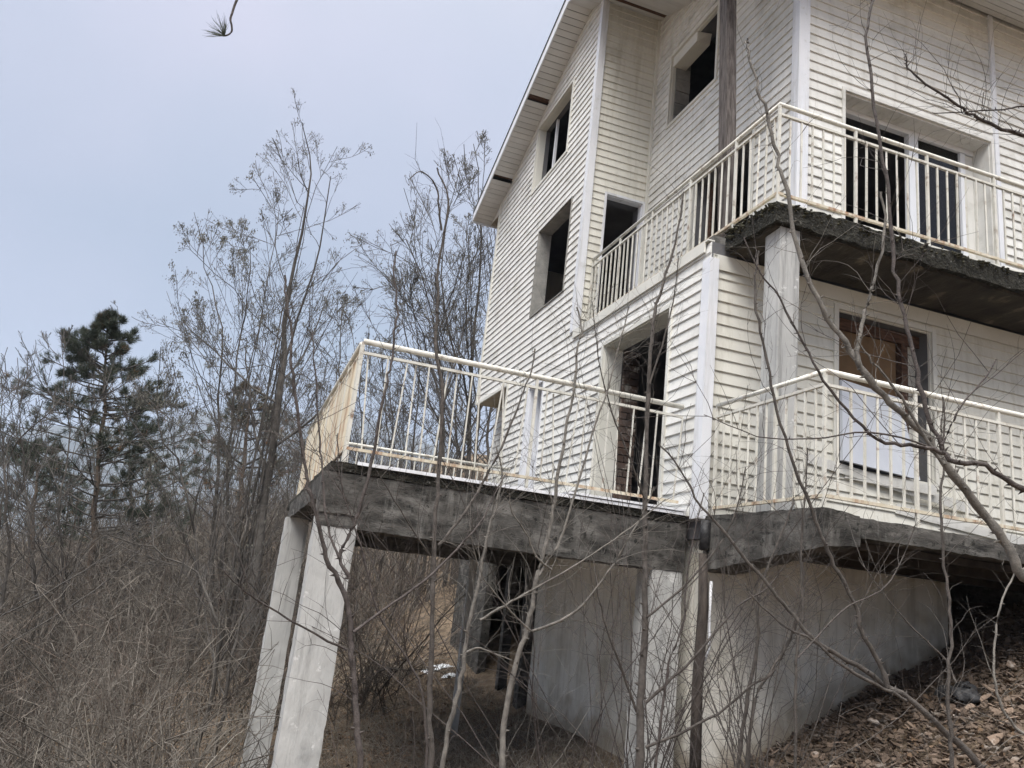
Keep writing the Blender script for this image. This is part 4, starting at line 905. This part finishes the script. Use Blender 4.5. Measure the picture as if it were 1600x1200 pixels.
def scatter_flakes(name, n, area, smin, smax, mname, accept=None, tilt=.5):
    X = rng.uniform(area[0], area[1], n*2); Y = area[2]+(area[3]-area[2])*rng.random(n*2)**1.3
    if accept is not None: k_ = accept(X, Y); X, Y = X[k_], Y[k_]
    X, Y = X[:n], Y[:n]; n = len(X); c_ = np.stack([X, Y, gz(X, Y)+rng.uniform(.005, .05, n)], 1)
    a = rng.normal(0, tilt, (n, 3)); a[:, 2] = 1; a /= np.linalg.norm(a, axis=1, keepdims=True); u_ = np.cross(a, rng.normal(0, 1, (n, 3))); u_ /= np.linalg.norm(u_, axis=1, keepdims=True); v_ = np.cross(a, u_)
    s_ = rng.uniform(smin, smax, (n, 1)); w_ = s_*rng.uniform(.4, .8, (n, 1))
    V = np.stack([c_-u_*s_, c_-v_*w_+a*s_*.2, c_+u_*s_, c_+v_*w_+a*s_*.2], 1).reshape(-1, 3)
    tag(link(name, arr_mesh(name, V, np.arange(4*n).reshape(n, 4), M[mname])), kind='stuff')
scatter_flakes('leaf_litter', 30000, (-9, 4.2, 4.5, 20), .012, .035, 'leaf', under)
scatter_flakes('leaf_litter', 7000, (3.9, 8.5, 2.2, 6.1), .012, .03, 'leaf', None, .9)
u2 = lambda X, Y: (X < 3.7)
stems_field('dry_grass', 9000, (.2, 3.7, 6.4, 15), .15, .5, .0020, 'thicket_pale', 5, .9, 1.5, u2, clump=420)
stems_field('dry_grass', 6000, (.2, 3.7, 6.4, 15), .12, .45, .0022, 'thicket_red', 5, 1.0, 1.4, u2, clump=500)
# snow patches
for i, (px, py) in enumerate(((690, 1045), (668, 1052), (702, 1060), (745, 1000))):
    d = fw+RR*(px-800)/F-UU*(py-600)/F; t_ = 1
    while d[2]*t_ > gz(d[0]*t_, d[1]*t_) and t_ < 60: t_ += .05
    c_ = d*t_; sb = MB(); n = 12; ring = []
    sb.v.append((c_[0], c_[1], float(gz(c_[0], c_[1]))+.07))
    for k in range(n):
        a = 2*math.pi*k/n; r_ = random.uniform(.05, .22)*(1, .7, .8, .5)[i]; x_, y_ = c_[0]+math.cos(a)*r_*1.3, c_[1]+math.sin(a)*r_; sb.v.append((x_, y_, float(gz(x_, y_))+.02))
    for k in range(n): sb.f.append((0, 1+k, 1+(k+1) % n))
    tag(sb.build('snow_patch', M['snow'], None, True), kind='structure')

# ------------------------------------------------------------------ rubble heap at the right
heap = empty('rubble_heap', (5.2, 4.6, -.7), 'slope of flat broken brown stone rubble below the lower right balcony', 'rubble')
protos = []
for i in range(14):
    n = random.choice((4, 5, 5, 6)); th = random.uniform(.10, .28); ring = []
    for k in range(n):
        a = 2*math.pi*(k+random.uniform(-.25, .25))/n; r_ = random.uniform(.6, 1.1); ring.append((math.cos(a)*r_, math.sin(a)*r_*random.uniform(.55, .9)))
    b = MB(); b.prism(ring, [(x, y, random.uniform(-.03, .03)) for x, y in ring], [(x*.92+.03, y*.92, th+random.uniform(-.04, .04)) for x, y in ring])
    me = bpy.data.meshes.new('stone'); me.from_pydata(b.v, [], b.f); me.materials.append(M['stone']); protos.append((me, b))
def heap_z(x, y): return float(gz(x, y))+.05*noise.noise(Vector((x*1.7, y*1.7, 0)))+.04
items = []
for i in range(24000):
    x = random.uniform(3.9, 9.5); y = random.uniform(2.2, 6.12)
    if y < 6.1-1.9*(x-3.6) : pass
    if x < 4.15+.25*(6-y)*0+.0 and y > 5: continue
    s_ = random.choice((.012, .016, .02, .022, .026, .03, .045))*random.uniform(.6, 1.4); d = math.sqrt(x*x+y*y)
    u_ = x/y
    vis_ = u_ < 1.35
    items.append((s_/d if vis_ else 0, x, y, s_))
items.sort(reverse=True); big = items[:300]; rest = items[300:20000]
def eul(): return (random.gauss(0, .35), random.gauss(0, .35)-.35, random.uniform(0, 6.28))
from mathutils import Euler
for _, x, y, s_ in big:
    o_ = link('stone', random.choice(protos)[0], heap, (x-5.2, y-4.6, heap_z(x, y)+random.uniform(.01, .04)+.7)); o_.rotation_euler = eul(); o_.scale = (s_, s_*random.uniform(.7, 1), s_*random.uniform(.5, 1.1))
vs = []; fs = []
for _, x, y, s_ in rest:
    b = random.choice(protos)[1]; mt = Matrix.Translation((x, y, heap_z(x, y)+random.uniform(0, .035))) @ Euler(eul()).to_matrix().to_4x4() @ Matrix.Scale(s_, 4); n = len(vs)
    vs += [tuple(mt @ Vector(v)-Vector((5.2, 4.6, -.7))) for v in b.v]; fs += [tuple(n+k for k in f) for f in b.f]
me = bpy.data.meshes.new('rubble'); me.from_pydata(vs, [], fs); me.materials.append(M['stone']); tag(link('rubble', me, heap), kind='stuff')
c_ = at(1505, 1040, 5.0); c_[2] = heap_z(c_[0], c_[1])
V = []; n = 26
for i in range(n):
    for j in range(12):
        th_, ph = 2*math.pi*i/n, math.pi/2*j/11; p = Vector((math.cos(th_)*math.sin(ph)*.19, math.sin(th_)*math.sin(ph)*.14, math.cos(ph)*.10)); q = p*9
        p += Vector(noise.noise_vector(q))*.07+Vector(noise.noise_vector(q*2.5))*.05; V.append((p.x, p.y, p.z+.02))
Q = [(i*12+j, ((i+1) % n)*12+j, ((i+1) % n)*12+j+1, i*12+j+1) for i in range(n) for j in range(11)]
tag(link('plastic_sheet', arr_mesh('plastic_sheet', V, Q, M['black_plastic']), None, tuple(c_)), 'crumpled black plastic sheet lying on the rubble slope at the right', 'plastic sheet')

# ------------------------------------------------------------------ air
HZ = True
if HZ:
    hm = bpy.data.materials.new('air'); hm.use_nodes = True; t = hm.node_tree; t.nodes.clear(); o_ = N(t, 'ShaderNodeOutputMaterial'); v = N(t, 'ShaderNodeVolumePrincipled')
    v.inputs['Color'].default_value = (.72, .82, 1, 1); v.inputs['Density'].default_value = .00034; v.inputs['Anisotropy'].default_value = .0
    t.links.new(v.outputs[0], o_.inputs['Volume'])
    tag(MB().box(-2700, 2700, -150, 2650, -120, 330).build('haze', hm), kind='stuff')
